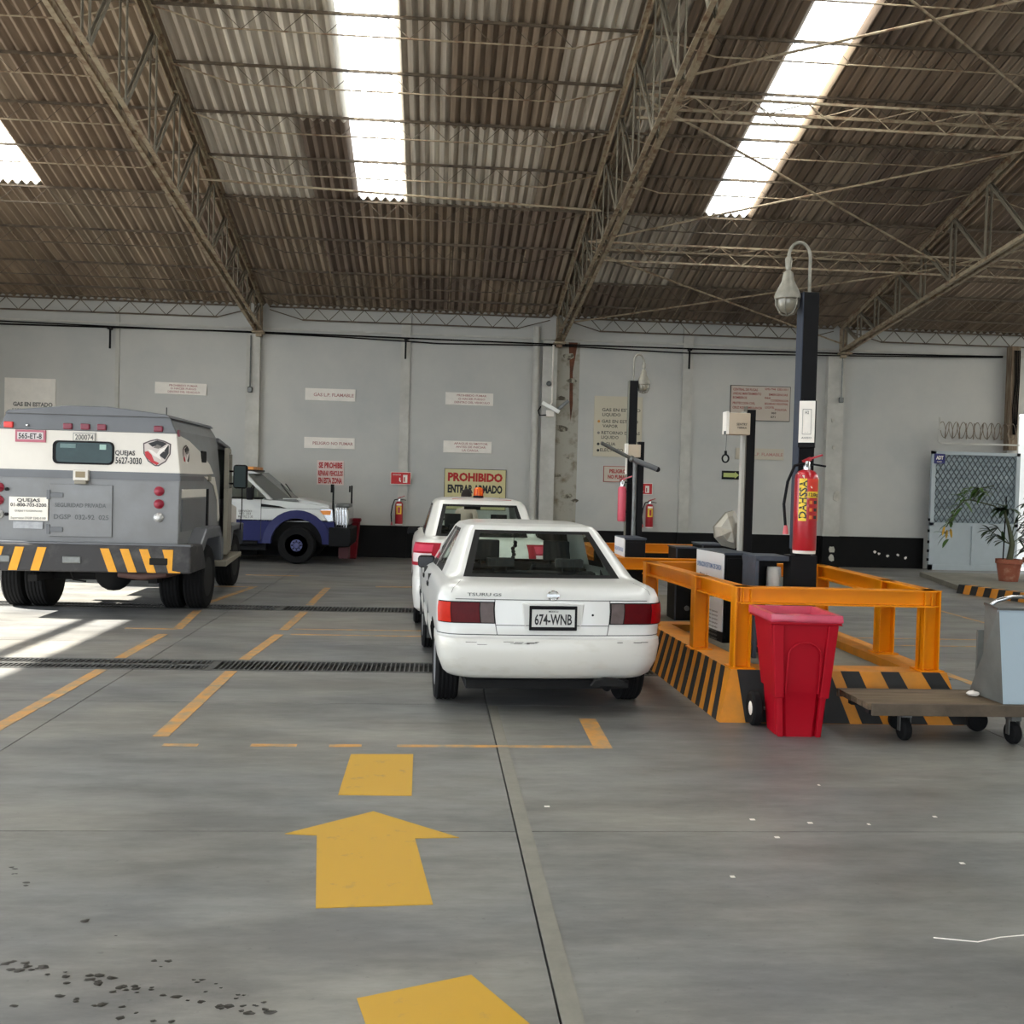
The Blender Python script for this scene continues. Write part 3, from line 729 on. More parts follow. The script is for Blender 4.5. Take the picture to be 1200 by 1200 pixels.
# door mirror, handles, door gaps
mm = MB().box(-.88, -.72, 2.46, 2.55, .86, .975).build('door_mirror', M_black, car, bevel=.03)
MB().box(-.87, -.74, 2.452, 2.46, .87, .96).build('mirror_glass', mat('dark mirror', C(30, 32, 36), .35), mm)
mm = MB().box(.80, .96, 2.46, 2.55, .945, 1.07).build('door_mirror', M_black, car, bevel=.03)
for yy in (1.35, 2.12):
    for sx in (-1, 1): MB().box(sx*.83-.014, sx*.83+.014, yy, yy+.13, .80, .835).build('door_handle', M_black, car, bevel=.006)
dg = MB()
for yy in (1.42, 2.20, 2.98): dg.box(-.8325, -.80, yy, yy+.008, .36, .90)
for yy in (1.42, 2.20, 2.98): dg.box(.80, .8325, yy, yy+.008, .36, .90)
dg.build('door_gaps', M_seam, car, fix=False)
# ornament hanging from the mirror and screen edging
hg = MB(); hg.tube([(0, 2.32, 1.24), (0, 2.33, 1.13)], .004, 5)
for i in range(6): hg.ball((rnd.uniform(-.015, .015), 2.33, 1.12-.028*i), .02, 8)
hg.build('hanging_ornament', M_cabin, car, 50)

# ---- second white saloon
def dk2(y): return 1.03 if y < 3.2 else 1.03-.16*min(1, (y-3.2)/1.0)
low2 = [(.20, .14, 4.1, .78, .25, .3, .04, .12), (.25, .04, 4.18, .83, .24, .3, .06, .12), (.40, .0, 4.22, .85, .22, .3, .07, .12), (.56, .0, 4.22, .855, .22, .3, .07, .12), (.60, .02, 4.2, .85, .22, .3, .07, .12), (.63, .055, 4.18, .85, .22, .3, .07, .12),
        (.75, .07, 4.16, .855, .22, .3, .07, .12), (.86, .085, 4.15, .853, .22, .3, .07, .12), (lambda y: dk2(y)-.09, .11, 4.13, .84, .22, .3, .07, .12), (lambda y: dk2(y)-.03, .14, 4.1, .82, .22, .28, .08, .12), (lambda y: dk2(y), .19, 4.0, .78, .20, .28, .08, .12), (lambda y: dk2(y)+.02, .34, 3.8, .74, .18, .26, .08, .12)]
green2 = [(lambda y: 1.06, .50, 3.2, .71, .13, .12, .08, .20), (1.43, .98, 2.5, .60, .12, .12, .07, .12), (1.475, 1.04, 2.4, .555, .13, .12, .07, .12), (1.50, 1.16, 2.3, .46, .12, .12, .05, .1), (1.51, 1.35, 2.2, .28, .1, .1, .03, .1)]
car2 = thing('saloon_car', 'white saloon car with amber roof beacon, parked ahead of the nearer saloon', 'car', (.565, 11.36, 0), .022); car2.scale = (.93, 1, .985)
K2 = Car(low2, green2)
vs, fs, ms = K2.body(.985, [(.10, .47), (.51, .86)], bumper_top=.601)
split_body(vs, fs, ms, car2, [M_carw2, M_glass, M_seal, M_arch, M_carw2], [(-1, -.58, .80, .31, .36), (.58, 1, .80, .31, .36), (-1, -.58, 3.4, .31, .36), (.58, 1, 3.4, .31, .36)],
           {0: 'body_shell', 1: 'window_pane', 2: 'window_seal', 3: 'wheel_arch', 4: 'bumper'})
for x, y, s in ((-.74, .80, -1), (.74, .80, 1), (-.74, 3.4, -1), (.74, 3.4, 1)): wheel(car2, x, y, .305, .18, s)
MB().box(-.6, .6, .2, 4.0, .18, .24).build('underbody', M_arch, car2)
cabin(car2, .64, (.9, 1.1, 1.95, 3.0), 1.0, 1.09)
L2 = low2[:8]+[(.94,)+low2[8][1:], (1.0,)+low2[9][1:]]
for sg in (-1, 1):
    def lp(nm, z0, z1, a0, a1, m, par, off):
        mb = MB(); K2.patch(mb, L2, K2.zlev(L2, z0), K2.zlev(L2, z1), a0, a1, off, 4, 10); return mb.build(nm, m, par, 60)
    ba = lp('tail_light', .74, 1.0, sg*.86, sg*1.95, mat('deep red lamp', C(150, 14, 36), .3, spec=.15), car2, .010)
    lp('clear_lens', .78, .88, sg*1.0, sg*1.75, mat('pale lamp lens', C(210, 196, 196), .3, spec=.3), ba, .018)
    lp('pink_lens', .90, .98, sg*1.0, sg*1.8, mat('pink lamp lens', C(196, 60, 84), .3, spec=.2), ba, .018)
mm = MB().box(-.94, -.78, 2.6, 2.7, .96, 1.06).build('door_mirror', M_black, car2, bevel=.03)
for xx in (-.36, .16): MB().box(xx, xx+.26, 1.13, 1.16, 1.488, 1.494).build('roof_stripe', mat('faded red stripe', C(176, 84, 76), .6), car2)
beacon = thing('amber_beacon', 'amber rotating beacon on a black base on the roof of the second white saloon', 'beacon', (.535, 12.75, 1.488))
MB().lathe([(.065, 0), (.065, .02), (.05, .03)], n=20).build('base', M_black, beacon, 40)
mb_ = MB().lathe([(.055, .02), (.056, .08), (.05, .115), (.03, .13), (.001, .133)], n=20)
mb_.build('dome', mat('amber lens', C(226, 104, 12), .25, spec=.3, var=.25, scale=30), beacon, 40)
rb = MB()
for i in range(10): a = i*PI/5; rb.bar((.057*math.cos(a), .057*math.sin(a), .025), (.055*math.cos(a), .055*math.sin(a), .11), .006)
rb.build('ribs', M_lor, beacon)
# ------------------------------------------------------------------ armoured truck
M_tg = mat('grey armour paint', C(120, 122, 124), .42, var=1, scale=2.5, col2=C(108, 108, 108), coat=.15)
M_tg2 = mat('dark grey armour paint', C(92, 94, 98), .42, var=.12, scale=3, coat=.15)
M_tw = mat('off-white armour paint', C(214, 208, 198), .4, var=.06, scale=3, coat=.2)
M_tb = mat('beige grey door paint', C(140, 134, 120), .5, var=.2, scale=5)
M_bp = mat('scuffed dark bumper', C(56, 55, 56), .6, var=1, scale=5, col2=C(82, 80, 78), thresh=(.5, .75), spec=.3)
M_hy = mat('yellow hazard paint', C(230, 160, 22), .5, var=.15, scale=8)
M_frame = mat('greasy chassis', C(18, 17, 16), .9, var=.3, scale=9)
M_marker = mat('maroon marker lamp', C(120, 24, 48), .3, var=.2, scale=30)
truck = thing('armored_truck', 'grey and white armoured security truck with hazard striped rear bumper', 'truck', (-4.03, 12.25, 0)); truck.scale = (1.035, 1, 1)
prof = [(-1.0, .84), (1.0, .84), (1.01, 1.66), (.955, 2.19), (.86, 2.34), (.2, 2.42), (-.2, 2.42), (-.86, 2.34), (-.955, 2.19), (-1.01, 1.66)]
mb = MB(); mb.prism(prof, 0, 2.25, 'y'); mb.build('vault_body', M_tg, truck, bevel=.012)
# roof lip and upper band
up = MB().hexa([(-.97, -.02, 2.15), (.97, -.02, 2.15), (.97, .02, 2.15), (-.97, .02, 2.15), (-.885, -.02, 2.35), (.885, -.02, 2.35), (.885, .02, 2.35), (-.885, .02, 2.35)])
up.build('upper_band', M_tg2, truck, bevel=.006)
rl = MB().prism([(-.9, 2.33), (.9, 2.33), (.86, 2.37), (.22, 2.44), (-.22, 2.44), (-.86, 2.37)], -.05, 2.3, 'y'); rl.build('roof_cap', M_tg2, truck, bevel=.01)
# rear white panel, belt stripe, hatch
MB().hexa([(-1.008, -.010, 1.69), (1.008, -.010, 1.69), (1.008, .01, 1.69), (-1.008, .01, 1.69), (-.96, -.010, 2.15), (.96, -.010, 2.15), (.96, .01, 2.15), (-.96, .01, 2.15)]).build('white_panel', M_tw, truck)
MB().box(-1.01, 1.01, -.014, .01, 1.60, 1.69).build('belt_stripe', M_tg2, truck)
ht = MB().box(-.41, .275, -.02, .01, .92, 1.53); ht = ht.build('rear_hatch', M_tg, truck, bevel=.006)
hg = MB()
for z in (1.40, 1.0): hg.box(-.44, -.40, -.035, 0, z-.05, z+.06).box(-.40, -.26, -.032, -.015, z-.025, z+.03)
hg.build('hinge', M_tg2, ht, bevel=.004)
text_obj([('SEGURIDAD PRIVADA', -.07, 1.265, .048, .56), ('DGSP  032-92  025', -.06, 1.125, .055, .60)], mat('faded dark grey lettering', C(84, 86, 88), .6), ht, (0, -.023, 0))
# window with rounded frame
def rrect(x0, x1, z0, z1, r, n=5):
    pts = []
    for cx, cz, a0 in ((x1-r, z0+r, -PI/2), (x1-r, z1-r, 0), (x0+r, z1-r, PI/2), (x0+r, z0+r, PI)):
        pts += [(cx+r*math.cos(a0+PI/2*i/n), cz+r*math.sin(a0+PI/2*i/n)) for i in range(n+1)]
    return pts
MB().prism(rrect(-.385, .285, 1.765, 2.035, .06), -.025, 0, 'y').build('rear_window_frame', M_black, truck, bevel=.004)
gw = MB().prism(rrect(-.345, .265, 1.785, 2.015, .045), -.028, -.02, 'y').build('rear_window', mat('green armoured glass', C(40, 64, 66), .2, spec=.25, var=.3, scale=3), truck)
MB().box(.13, .20, -.032, -.027, 1.94, 2.0).build('sticker', mat('pale green sticker', C(150, 182, 172), .5), gw)
MB().box(-.30, -.13, -.032, -.027, 1.95, 2.0).build('sticker', mat('dull green sticker', C(92, 118, 118), .5), gw)
gp = MB().box(-.145, .02, -.07, 0, 1.575, 1.70).build('gun_port', M_tw, truck, bevel=.01)
MB().box(-.115, -.01, -.074, -.06, 1.61, 1.68).build('port_slot', mat('tan port slot', C(140, 126, 100), .7), gp)
MB().box(-.125, .005, -.09, 0, 1.535, 1.58).build('port_lip', M_tb, gp, bevel=.008)
# plates, signs and words
p1 = MB().box(-.79, -.46, -.028, 0, 2.005, 2.145).build('number_plate', mat('pink plate border', C(176, 96, 112), .5), truck, bevel=.004)
MB().box(-.765, -.485, -.032, -.02, 2.035, 2.12).build('plate_face', mat('pale plate face', C(204, 196, 196), .5), p1)
text_obj([('565-ET-8', -.625, 2.045, .062, .25)], M_blackink, p1, (0, -.035, 0))
p2 = MB().box(-.165, .08, -.022, 0, 2.03, 2.13).build('number_panel', mat('panel edge grey', C(140, 140, 136), .5), truck)
MB().box(-.155, .07, -.026, -.02, 2.04, 2.12).build('panel_face', M_tw, p2)
text_obj([('200074', -.04, 2.048, .064, .2)], mat('grey lettering', C(90, 90, 88), .6), p2, (0, -.029, 0))
text_obj([('QUEJAS', .405, 1.885, .055, .22), ('5627-3030', .445, 1.785, .075, .29)], M_blackink, truck, (0, -.014, 0))
s1 = MB().box(-.845, -.425, -.026, 0, 1.10, 1.37).build('complaints_sign', M_white, truck)
text_obj([('QUEJAS', -.635, 1.315, .04, .25), ('01-800-703-5200', -.635, 1.26, .04, .39)], M_blackink, s1, (0, -.029, 0))
text_obj([('QUEJAS Y SUGERENCIAS', -.635, 1.20, .02, .3), ('Supervision DGSP 5242-5100', -.635, 1.115, .025, .38)], M_grayink, s1, (0, -.029, 0))
MB().box(-.80, -.48, -.02, 0, 1.005, 1.085).build('sticker', mat('silver sticker', C(170, 172, 176), .4, var=.3, scale=20), truck)
# shield: white field, black upper corners, red lower left, pale bird
def shield(parent, M):
    o = []
    def pg(pts, m, nm, d):
        mb = MB(); mb.prism([(x, z) for x, z in pts], -d, -d+.004, 'y'); q = mb.build(nm, m, parent); q.matrix_local = M; return q
    out = [(-.155, .10), (-.08, .135), (0, .155), (.08, .135), (.155, .10), (.15, -.02), (.10, -.11), (.02, -.165), (-.02, -.165), (-.10, -.11), (-.15, -.02)]
    pg(out, mat('dark shield edge', C(84, 72, 74), .5), 'shield_emblem', .006)
    pg([(x*.9, z*.9) for x, z in out], mat('shield field', C(196, 186, 180), .5), 'shield_field', .009)
    pg([(-.10, .10), (-.04, .12), (0, .137), (.07, .12), (.11, .10), (.04, .05), (-.01, .075), (-.05, .06)], M_blackink, 'shield_patch', .012)
    pg([(.06, .05), (.13, .085), (.13, -.01), (.09, -.085), (.03, -.04), (.04, .0), (.09, .01)], M_blackink, 'shield_patch', .012)
    pg([(-.135, .0), (-.10, .01), (-.06, -.03), (-.03, -.10), (.03, -.13), (0, -.15), (-.06, -.12), (-.12, -.06)], mat('red shield patch', C(176, 28, 40), .5), 'shield_patch', .012)
    pg([(-.10, .03), (-.05, .02), (0, -.02), (.03, .03), (.12, .08), (.08, .02), (.03, -.03), (.05, -.09), (0, -.06), (-.04, -.04)], mat('pale bird', C(226, 220, 214), .5), 'shield_bird', .014)
    pg([(-.04, .05), (.0, .09), (.05, .07), (.02, .04)], mat('mid grey', C(110, 104, 98), .5), 'shield_patch', .014)
shield(truck, Matrix.Translation((.755, -.006, 1.93)))
shield(truck, Matrix.Translation((.988, .35, 1.88)) @ Matrix.Rotation(math.radians(90), 4, 'Z') @ Matrix.Scale(1.0, 4))
# lamps on the rear face
def lampd(x, z, r, m, nm): MB().lathe([(r*1.12, 0), (r*1.12, -.018), (r, -.022), (r*.8, -.04), (r*.4, -.05), (.001, -.052)], (x, -.0, z), 18, 'y').build(nm, m, truck, 45)
M_rr = mat('dull red reflector', C(150, 28, 52), .3, var=.3, scale=30); M_rc = mat('silver lamp', C(190, 190, 188), .25, .5)
for x in (-.965, .785):
    lampd(x, 1.475, .05, M_rr, 'tail_lamp'); lampd(x, 1.325, .05, M_rr, 'tail_lamp'); lampd(x, 1.165, .05, M_rc, 'reversing_lamp')
for z in (1.455, 1.165): MB().lathe([(.02, 0), (.02, -.03)], (-.875, 0, z), 10, 'y').build('grommet', M_black, truck)
for x, m in ((-.86, mat('bright red marker', C(214, 52, 44), .3)), (-.22, M_marker), (-.03, M_marker), (.15, M_marker), (.77, M_marker)):
    MB().box(x-.05, x+.05, -.05, 0, 2.165, 2.235).build('marker_lamp', m, truck, bevel=.012)
MB().ball((-.655, -.04, 2.20), .018, 8).build('plate_lamp', M_chrome, truck, 50)
MB().box(.965, .985, .03, .09, 2.12, 2.2).build('marker_lamp', M_marker, truck)
# bumper with hazard stripes
bm_ = MB().prism([(-.12, .52), (.68, .52), (.68, .60), (.5, .84), (-.12, .84)], -1.17, 1.17, 'x'); bump = bm_.build('rear_bumper', M_bp, truck, bevel=.02)
MB().box(-1.17, 1.17, -.10, 0, .835, .86).build('bumper_step', M_tg2, truck, bevel=.005)
def stripe(x0, lean, w_=.095):
    MB().prism([(x0, .53), (x0+w_, .53), (x0+w_+lean, .80), (x0+lean, .80)], -.1255, -.118, 'y').build('hazard_stripe', M_hy, bump)
for x in (-1.03, -.81, -.57): stripe(x, .075)
for x in (.275, .49, .70): stripe(x, -.095)
MB().prism([(.86, .80), (.98, .80), (.97, .555), (1.06, .54), (1.06, .53), (.93, .53)], -.1255, -.118, 'y').build('hazard_stripe', M_hy, bump)
for x in (-.99, -.225, .72): MB().box(x, x+.2, -.135, -.11, .62, .70).build('step_hole', M_steel if x < .5 else M_frame, bump, bevel=.01)
# side: white swoosh, panels, gun slot
def sx(z): return 1.012-(max(z, 1.66)-1.66)*.105
def sidepoly(pts, m, nm, off=.006):
    mb = MB(); a = [(sx(z)+off, y, z) for y, z in pts]; b_ = [(sx(z)-.01, y, z) for y, z in pts]; n = len(pts)
    mb.add(a+b_, [tuple(range(n)), tuple(range(2*n-1, n-1, -1))]+[(i, i+n, (i+1) % n+n, (i+1) % n) for i in range(n)]); mb.build(nm, m, truck)
sidepoly([(0, 1.69), (1.25, 1.69), (1.8, 1.70), (1.62, 1.82), (1.2, 1.96), (.6, 2.09), (.0, 2.15)], M_tw, 'white_swoosh')
sidepoly([(1.25, 1.66), (1.85, 1.66), (2.1, 1.4), (2.22, 1.1), (2.15, 1.05), (2.05, 1.35), (1.8, 1.55)], M_tw, 'white_swoosh')
sidepoly([(0, 1.60), (1.2, 1.60), (1.2, 1.66), (0, 1.66)], M_tg2, 'belt_stripe')
sidepoly([(.1, 1.40), (1.35, 1.40), (1.35, 1.5), (.1, 1.5)], M_tw, 'grey_rail')
sidepoly([(.1, 1.0), (1.35, 1.0), (1.35, 1.38), (.1, 1.38)], M_tg2, 'side_locker')
sidepoly([(1.42, .9), (1.5, .9), (1.5, 1.5), (1.42, 1.5)], M_black, 'locker_edge', .01)
MB().prism([(1.15, 1.84), (1.4, 1.84), (1.4, 1.99), (1.15, 1.99)], .98, 1.008, 'x').build('side_port', M_black, truck, bevel=.012)
MB().box(.98, 1.04, 1.45, 1.55, 1.60, 1.68).build('side_latch', M_tb, truck, bevel=.01)
for s_ in (-1, 1):
    MB().prism([(.45, .82), (.75, 1.02), (1.5, 1.02), (1.75, .84), (1.75, .55), (1.62, .55), (1.5, .88), (.8, .88), (.55, .72)], s_*.84, s_*1.17, 'x').build('rear_fender', M_tg2, truck, bevel=.02)
# wheels, axle, chassis
for x in (-1.045, -.77, .77, 1.045): wheel(truck, x, .92, .40, .235, 1 if x > 0 else -1, M_frame)
for x in (-.83, .83): wheel(truck, x, 3.78, .40, .25, 1 if x > 0 else -1, M_frame)
ax = MB().tube([(-1.1, .92, .40), (1.1, .92, .40)], .07, 12); ax.build('axle', M_frame, truck, 40)
MB().ball((.05, .86, .42), .215, 18).build('differential', M_frame, truck, 60)
MB().box(-.50, -.40, .2, 4.4, .52, .70).box(.40, .50, .2, 4.4, .52, .70).box(-.5, .5, .3, .4, .54, .66).box(-.95, .95, .1, 2.2, .74, .85).build('chassis', M_frame, truck)
MB().tube([(.35, .02, .50), (.6, .0, .47), (.85, .02, .50), (.95, .3, .52)], .045, 10).build('exhaust_pipe', mat('rusty exhaust', C(84, 58, 52), .7), truck, 40)
for x in (-.7, .65): MB().box(x-.05, x+.05, .3, 1.7, .36, .44).build('leaf_spring', M_frame, truck)
MB().tube([(-.38, .5, .6), (-.34, .6, .36), (-.2, .62, .34)], .012, 6).build('brake_hose', M_frame, truck)
# cab, bonnet and open door
MB().prism([(2.25, .55), (3.35, .55), (3.35, 1.35), (3.0, 2.1), (2.25, 2.2)], -.93, .93, 'x').build('cab', M_tg2, truck, bevel=.02)
MB().box(.925, .95, 2.35, 3.0, 1.35, 2.05).build('cab_doorway', M_black, truck)
MB().prism([(3.35, .6), (4.65, .6), (4.65, 1.2), (3.35, 1.38)], -.80, .80, 'x').build('bonnet', M_tw, truck, bevel=.04)
MB().prism([(3.35, .95), (4.3, .95), (4.25, .6), (4.1, .86), (3.5, .86), (3.35, .6)], .76, .97, 'x').build('front_fender', M_tg2, truck, bevel=.02)
MB().prism([(2.2, 2.2), (3.05, 2.1), (3.02, 2.06), (2.2, 2.14)], -.96, .99, 'x').build('cab_roof', M_tg2, truck, bevel=.01)
dr = MB(); a, b_ = (.95, 3.25), (1.075, 2.32)
def plate(p, q, z0, z1, t=.03):
    d = Vector((q[0]-p[0], q[1]-p[1])).normalized(); n = Vector((-d.y, d.x))*t
    return [(p[0]-n.x, p[1]-n.y, z0), (q[0]-n.x, q[1]-n.y, z0), (q[0]+n.x, q[1]+n.y, z0), (p[0]+n.x, p[1]+n.y, z0), (p[0]-n.x, p[1]-n.y, z1), (q[0]-n.x, q[1]-n.y, z1), (q[0]+n.x, q[1]+n.y, z1), (p[0]+n.x, p[1]+n.y, z1)]
dr.hexa(plate(a, b_, .58, 1.5)).hexa(plate(a, (.962, 3.16), 1.5, 2.0)).hexa(plate((1.062, 2.42), b_, 1.5, 2.06)).hexa(plate((.99, 2.95), b_, 2.0, 2.07))
d = dr.build('open_door', M_tb, truck, bevel=.008)
MB().hexa(plate((.965, 3.14), (1.06, 2.44), 1.5, 2.0, .006)).build('door_glass', M_glass, d)
mr = MB().box(1.03, 1.23, 3.02, 3.12, 1.50, 1.85).build('door_mirror', M_black, truck, bevel=.04)
MB().tube([(.98, 3.1, 1.75), (1.1, 3.07, 1.75)], .015, 6).tube([(.98, 3.1, 1.57), (1.1, 3.07, 1.57)], .015, 6).build('mirror_arm', M_black, mr)
MB().box(1.05, 1.21, 3.01, 3.02, 1.52, 1.83).build('mirror_glass', mat('dim mirror', C(70, 84, 86), .15, spec=.8), mr)
MB().prism([(2.2, .42), (3.3, .50), (3.3, .56), (2.2, .50)], .82, 1.12, 'x').build('running_board', M_tb, truck, bevel=.01)
MB().tube([(1.16, 3.05, 1.5), (1.17, 3.0, 1.2), (1.15, 3.0, .9)], .008, 5).build('mirror_wire', M_black, mr)
MB().tube([(.6, 1.0, 2.4), (.6, 1.0, 2.52)], .006, 5).build('roof_aerial', M_black, truck)

# ------------------------------------------------------------------ pickup seen from its side
M_pw = mat('white pickup paint', C(206, 208, 206), .35, var=.05, scale=2, coat=.4)
M_pb = mat('blue pickup paint', C(28, 33, 84), .45, var=.1, scale=3, spec=.25)
pk = thing('pickup_truck', 'white and blue heavy pickup truck parked sideways along the back wall', 'truck', (-2.68, 20.25, 0))
def arch(cx, r, z, x0, x1, n=12):
    return [(cx+r*math.cos(PI-PI*i/n), z+r*math.sin(PI-PI*i/n)) for i in range(n+1)]
# local x runs along the pickup, +x = nose; near side at y = 0, far side y = 1.95
lowp = [(-5.0, .40), (-3.0, .40), (-.52, .40)]+arch(0, .50, .40, 0, 0)+[(.56, .42), (.70, .42), (.72, .80), (.70, .86), (-5.0, .86)]
MB().prism(lowp, .0, .12, 'y').prism(lowp, 1.83, 1.95, 'y').box(-5, -.52, .1, 1.85, .45, .8).box(.52, .66, .1, 1.85, .45, .8).build('lower_body', M_pb, pk, bevel=.004)
upp = [(-5.0, .83), (.70, .83), (.66, 1.08), (.58, 1.14), (.2, 1.19), (-.30, 1.23), (-.75, 1.25), (-5.0, 1.25)]
MB().prism(upp, .0, 1.95, 'y').build('upper_body', M_pw, pk, bevel=.008)
# raised bonnet dome
MB().prism([(-.72, 1.2), (.62, 1.12), (.58, 1.17), (.3, 1.23), (-.05, 1.28), (-.70, 1.28)], .25, 1.70, 'y').build('bonnet', M_pw, pk, bevel=.03)
# cab: pillars and roof around glass
def cabpt(x, z, side): return (x, (.0 if side == 0 else 1.95)+(1 if side == 0 else -1)*(.02+(z-1.25)*.32), z)
cb = MB()
A0, A1 = (-.70, 1.25), (-1.12-.32, 1.74)
def pillar(p0, p1, w0, w1, side, dep=.05):
    q = [cabpt(p0[0]-w0, p0[1], side), cabpt(p0[0], p0[1], side), cabpt(p1[0], p1[1], side), cabpt(p1[0]-w1, p1[1], side)]
    s_ = 1 if side == 0 else -1
    cb.hexa([q[0], q[1], (q[1][0], q[1][1]+dep*s_, q[1][2]), (q[0][0], q[0][1]+dep*s_, q[0][2]), q[3], q[2], (q[2][0], q[2][1]+dep*s_, q[2][2]), (q[3][0], q[3][1]+dep*s_, q[3][2])])
for sd in (0, 1):
    pillar((-.48, 1.25), (-1.0, 1.72), .10, .09, sd); pillar((-1.95, 1.25), (-1.98, 1.72), .12, .12, sd); pillar((-2.95, 1.25), (-2.9, 1.72), .14, .16, sd); pillar((-.98, 1.69), (-.98, 1.76), 2.0, 2.0, sd)
cb.prism([(-.76, 1.75), (-.95, 1.80), (-2.9, 1.80), (-3.05, 1.72)], .3, 1.65, 'y'); cb.build('cab_frame', M_pw, pk, bevel=.012)
gl = MB(); gl.add([cabpt(x, z, 0) for x, z in ((-.60, 1.24), (-1.08, 1.70), (-1.96, 1.70), (-1.94, 1.16))], [(0, 1, 2, 3)])
gl.xf(Matrix.Translation((0, .015, 0))); MB_g = gl.build('door_window', M_glass, pk)
gl = MB().add([cabpt(x, z, 0) for x, z in ((-2.07, 1.25), (-2.1, 1.70), (-2.9, 1.70), (-2.95, 1.25))], [(0, 1, 2, 3)]).xf(Matrix.Translation((0, .015, 0))).build('door_window', M_glass, pk)
gl = MB().add([cabpt(-.46, 1.25, 0), cabpt(-.99, 1.73, 0), (-.72, .975, 1.78), (-.10, .975, 1.28), cabpt(-.99, 1.73, 1), cabpt(-.46, 1.25, 1), (-.18, .45, 1.27), (-.80, .5, 1.77), (-.18, 1.5, 1.27), (-.80, 1.45, 1.77)], [(0, 1, 7, 6), (6, 7, 2, 3), (3, 2, 9, 8), (8, 9, 4, 5)]).build('windscreen', mat('grey windscreen', C(96, 98, 96), .15, spec=.8), pk)
MB().box(-3.0, -.75, .2, 1.75, .9, 1.26).box(-1.9, -1.75, .3, .75, 1.2, 1.62).box(-1.9, -1.75, 1.2, 1.65, 1.2, 1.62).build('cabin_interior', M_cabin, pk, bevel=.02)
stw = MB(); stw.tube([(-.98+.05*math.sin(a*PI/8), .48+.18*math.cos(a*PI/8), 1.36+.17*math.sin(a*PI/8)) for a in range(16)], .016, 6, closed=True); stw.build('steering_wheel', M_black, pk, 40)
wp = MB()
for y in (.55, 1.15): wp.tube([(-.20, y, 1.30), (-.45, y+.35, 1.56)], .012, 5)
wp.build('wiper', M_black, pk)
MB().prism([(-.6, 1.26), (-.05, 1.27), (-.0, 1.22), (-.6, 1.2)], .12, 1.83, 'y').build('cowl', M_steel, pk, bevel=.01)
# side vent, door cut lines, mirror, lettering
MB().prism([(-.70, 1.17), (-.34, 1.13), (-.20, 1.09), (-.70, 1.11)], -.012, 0, 'y').build('side_vent', M_black, pk)
dl = MB().box(-.70, -.69, -.003, .02, .42, 1.25).box(-1.97, -1.96, -.003, .02, .42, 1.25).box(-.7, .52, -.004, .02, 1.085, 1.092); dl.build('door_gaps', M_seam, pk)
mr = MB().box(-.95, -.82, -.24, -.05, 1.24, 1.48).build('door_mirror', M_black, pk, bevel=.03)
text_obj([('SERVICIO', -1.0, 1.00, .04, .26), ('NO. 333', -1.0, .95, .04, .22), ('MATRIZ 5 30', -.99, .89, .045, .28)], M_grayink, pk, (0, -.006, 0))
# wheel arch flare, wheels, sill
fl_ = MB(); n = 16
for i in range(n):
    a, b_ = PI-PI*i/n, PI-PI*(i+1)/n
    def P(r, t, y, zz=.40): return (r*math.cos(t), y, zz+r*math.sin(t)*(1.0))
    fl_.hexa([P(.50, a, -.05), P(.66, a, -.02), P(.66, a, .06), P(.50, a, .06), P(.50, b_, -.05), P(.66, b_, -.02), P(.66, b_, .06), P(.50, b_, .06)])
fl_.build('wheel_arch_flare', M_pb, pk, 50)
MB().box(-.5, .5, .13, .6, .42, .88).build('wheel_well', M_arch, pk)
def pwheel(x, y, side):
    w2 = .13; q = w2*side; t = MB().lathe([(.22, -w2), (.33, -w2), (.365, -.09), (.37, .09), (.33, w2), (.22, w2)], (0, 0, 0), 36, 'y').build('wheel', M_tire, pk, 35)
    t.location = (x, y, .37)
    MB().lathe([(.22, q), (.21, q*.5), (.14, q*.4), (.12, q*.95), (.05, q*1.1), (.001, q*1.1)], (0, 0, 0), 28, 'y').build('rim', mat('dark blue rim', C(34, 38, 84), .4, coat=.3), t, 35)
    MB().lathe([(.12, q*.96), (.115, q*1.05), (.05, q*1.06), (.045, q*1.3), (.001, q*1.32)], (0, 0, 0), 24, 'y').build('hub_plate', mat('blue grey hub', C(84, 88, 128), .5, spec=.2), t, 40)
    h = MB()
    for i in range(8): a = i*PI/4; h.ball((.085*math.cos(a), q*1.1, .085*math.sin(a)), .016, 6)
    o = h.build('wheel_nuts', M_black, t, 50, fix=False); o['kind'] = 'stuff'
pwheel(0, .12, -1); pwheel(0, 1.83, 1); pwheel(-3.9, .12, -1); pwheel(-3.9, 1.83, 1)
MB().tube([(-3.1, -.03, .40), (-.75, -.03, .40)], .05, 10).box(-3.0, -.6, .05, .3, .26, .42).build('side_step', M_black, pk, 40)
MB().box(-5, .5, .5, 1.45, .32, .45).build('chassis', M_frame, pk)
# nose: headlamp, grille, bumper, guard
MB().prism([(.42, 1.10), (.68, 1.10), (.70, .86), (.60, .84), (.50, .98)], -.008, .35, 'y').build('headlamp', M_chrome, pk, bevel=.01)
MB().prism([(.44, 1.06), (.66, 1.07), (.64, .98), (.50, .98)], -.014, .0, 'y').build('indicator', mat('orange indicator', C(230, 140, 50), .3, coat=.5), pk)
gr = MB().box(.68, .98, .25, 1.5, .72, 1.14).build('grille_housing', M_chrome, pk, bevel=.06)
gb = MB()
for i in range(5): gb.tube([(.74+.05*i, .2-.01*i, .70), (.73+.055*i, .16, .9), (.72+.05*i, .2, 1.12)], .014, 8)
gb.build('guard_tubes', M_chrome, pk, 50)
MB().prism([(.62, .36), (1.02, .36), (1.05, .45), (1.05, .72), (.62, .74)], -.04, 1.55, 'y').build('front_bumper', M_black, pk, bevel=.02)
MB().box(.80, 1.0, .15, .5, .12, .34).build('tow_bracket', mat('dark maroon steel', C(64, 22, 28), .7), pk)
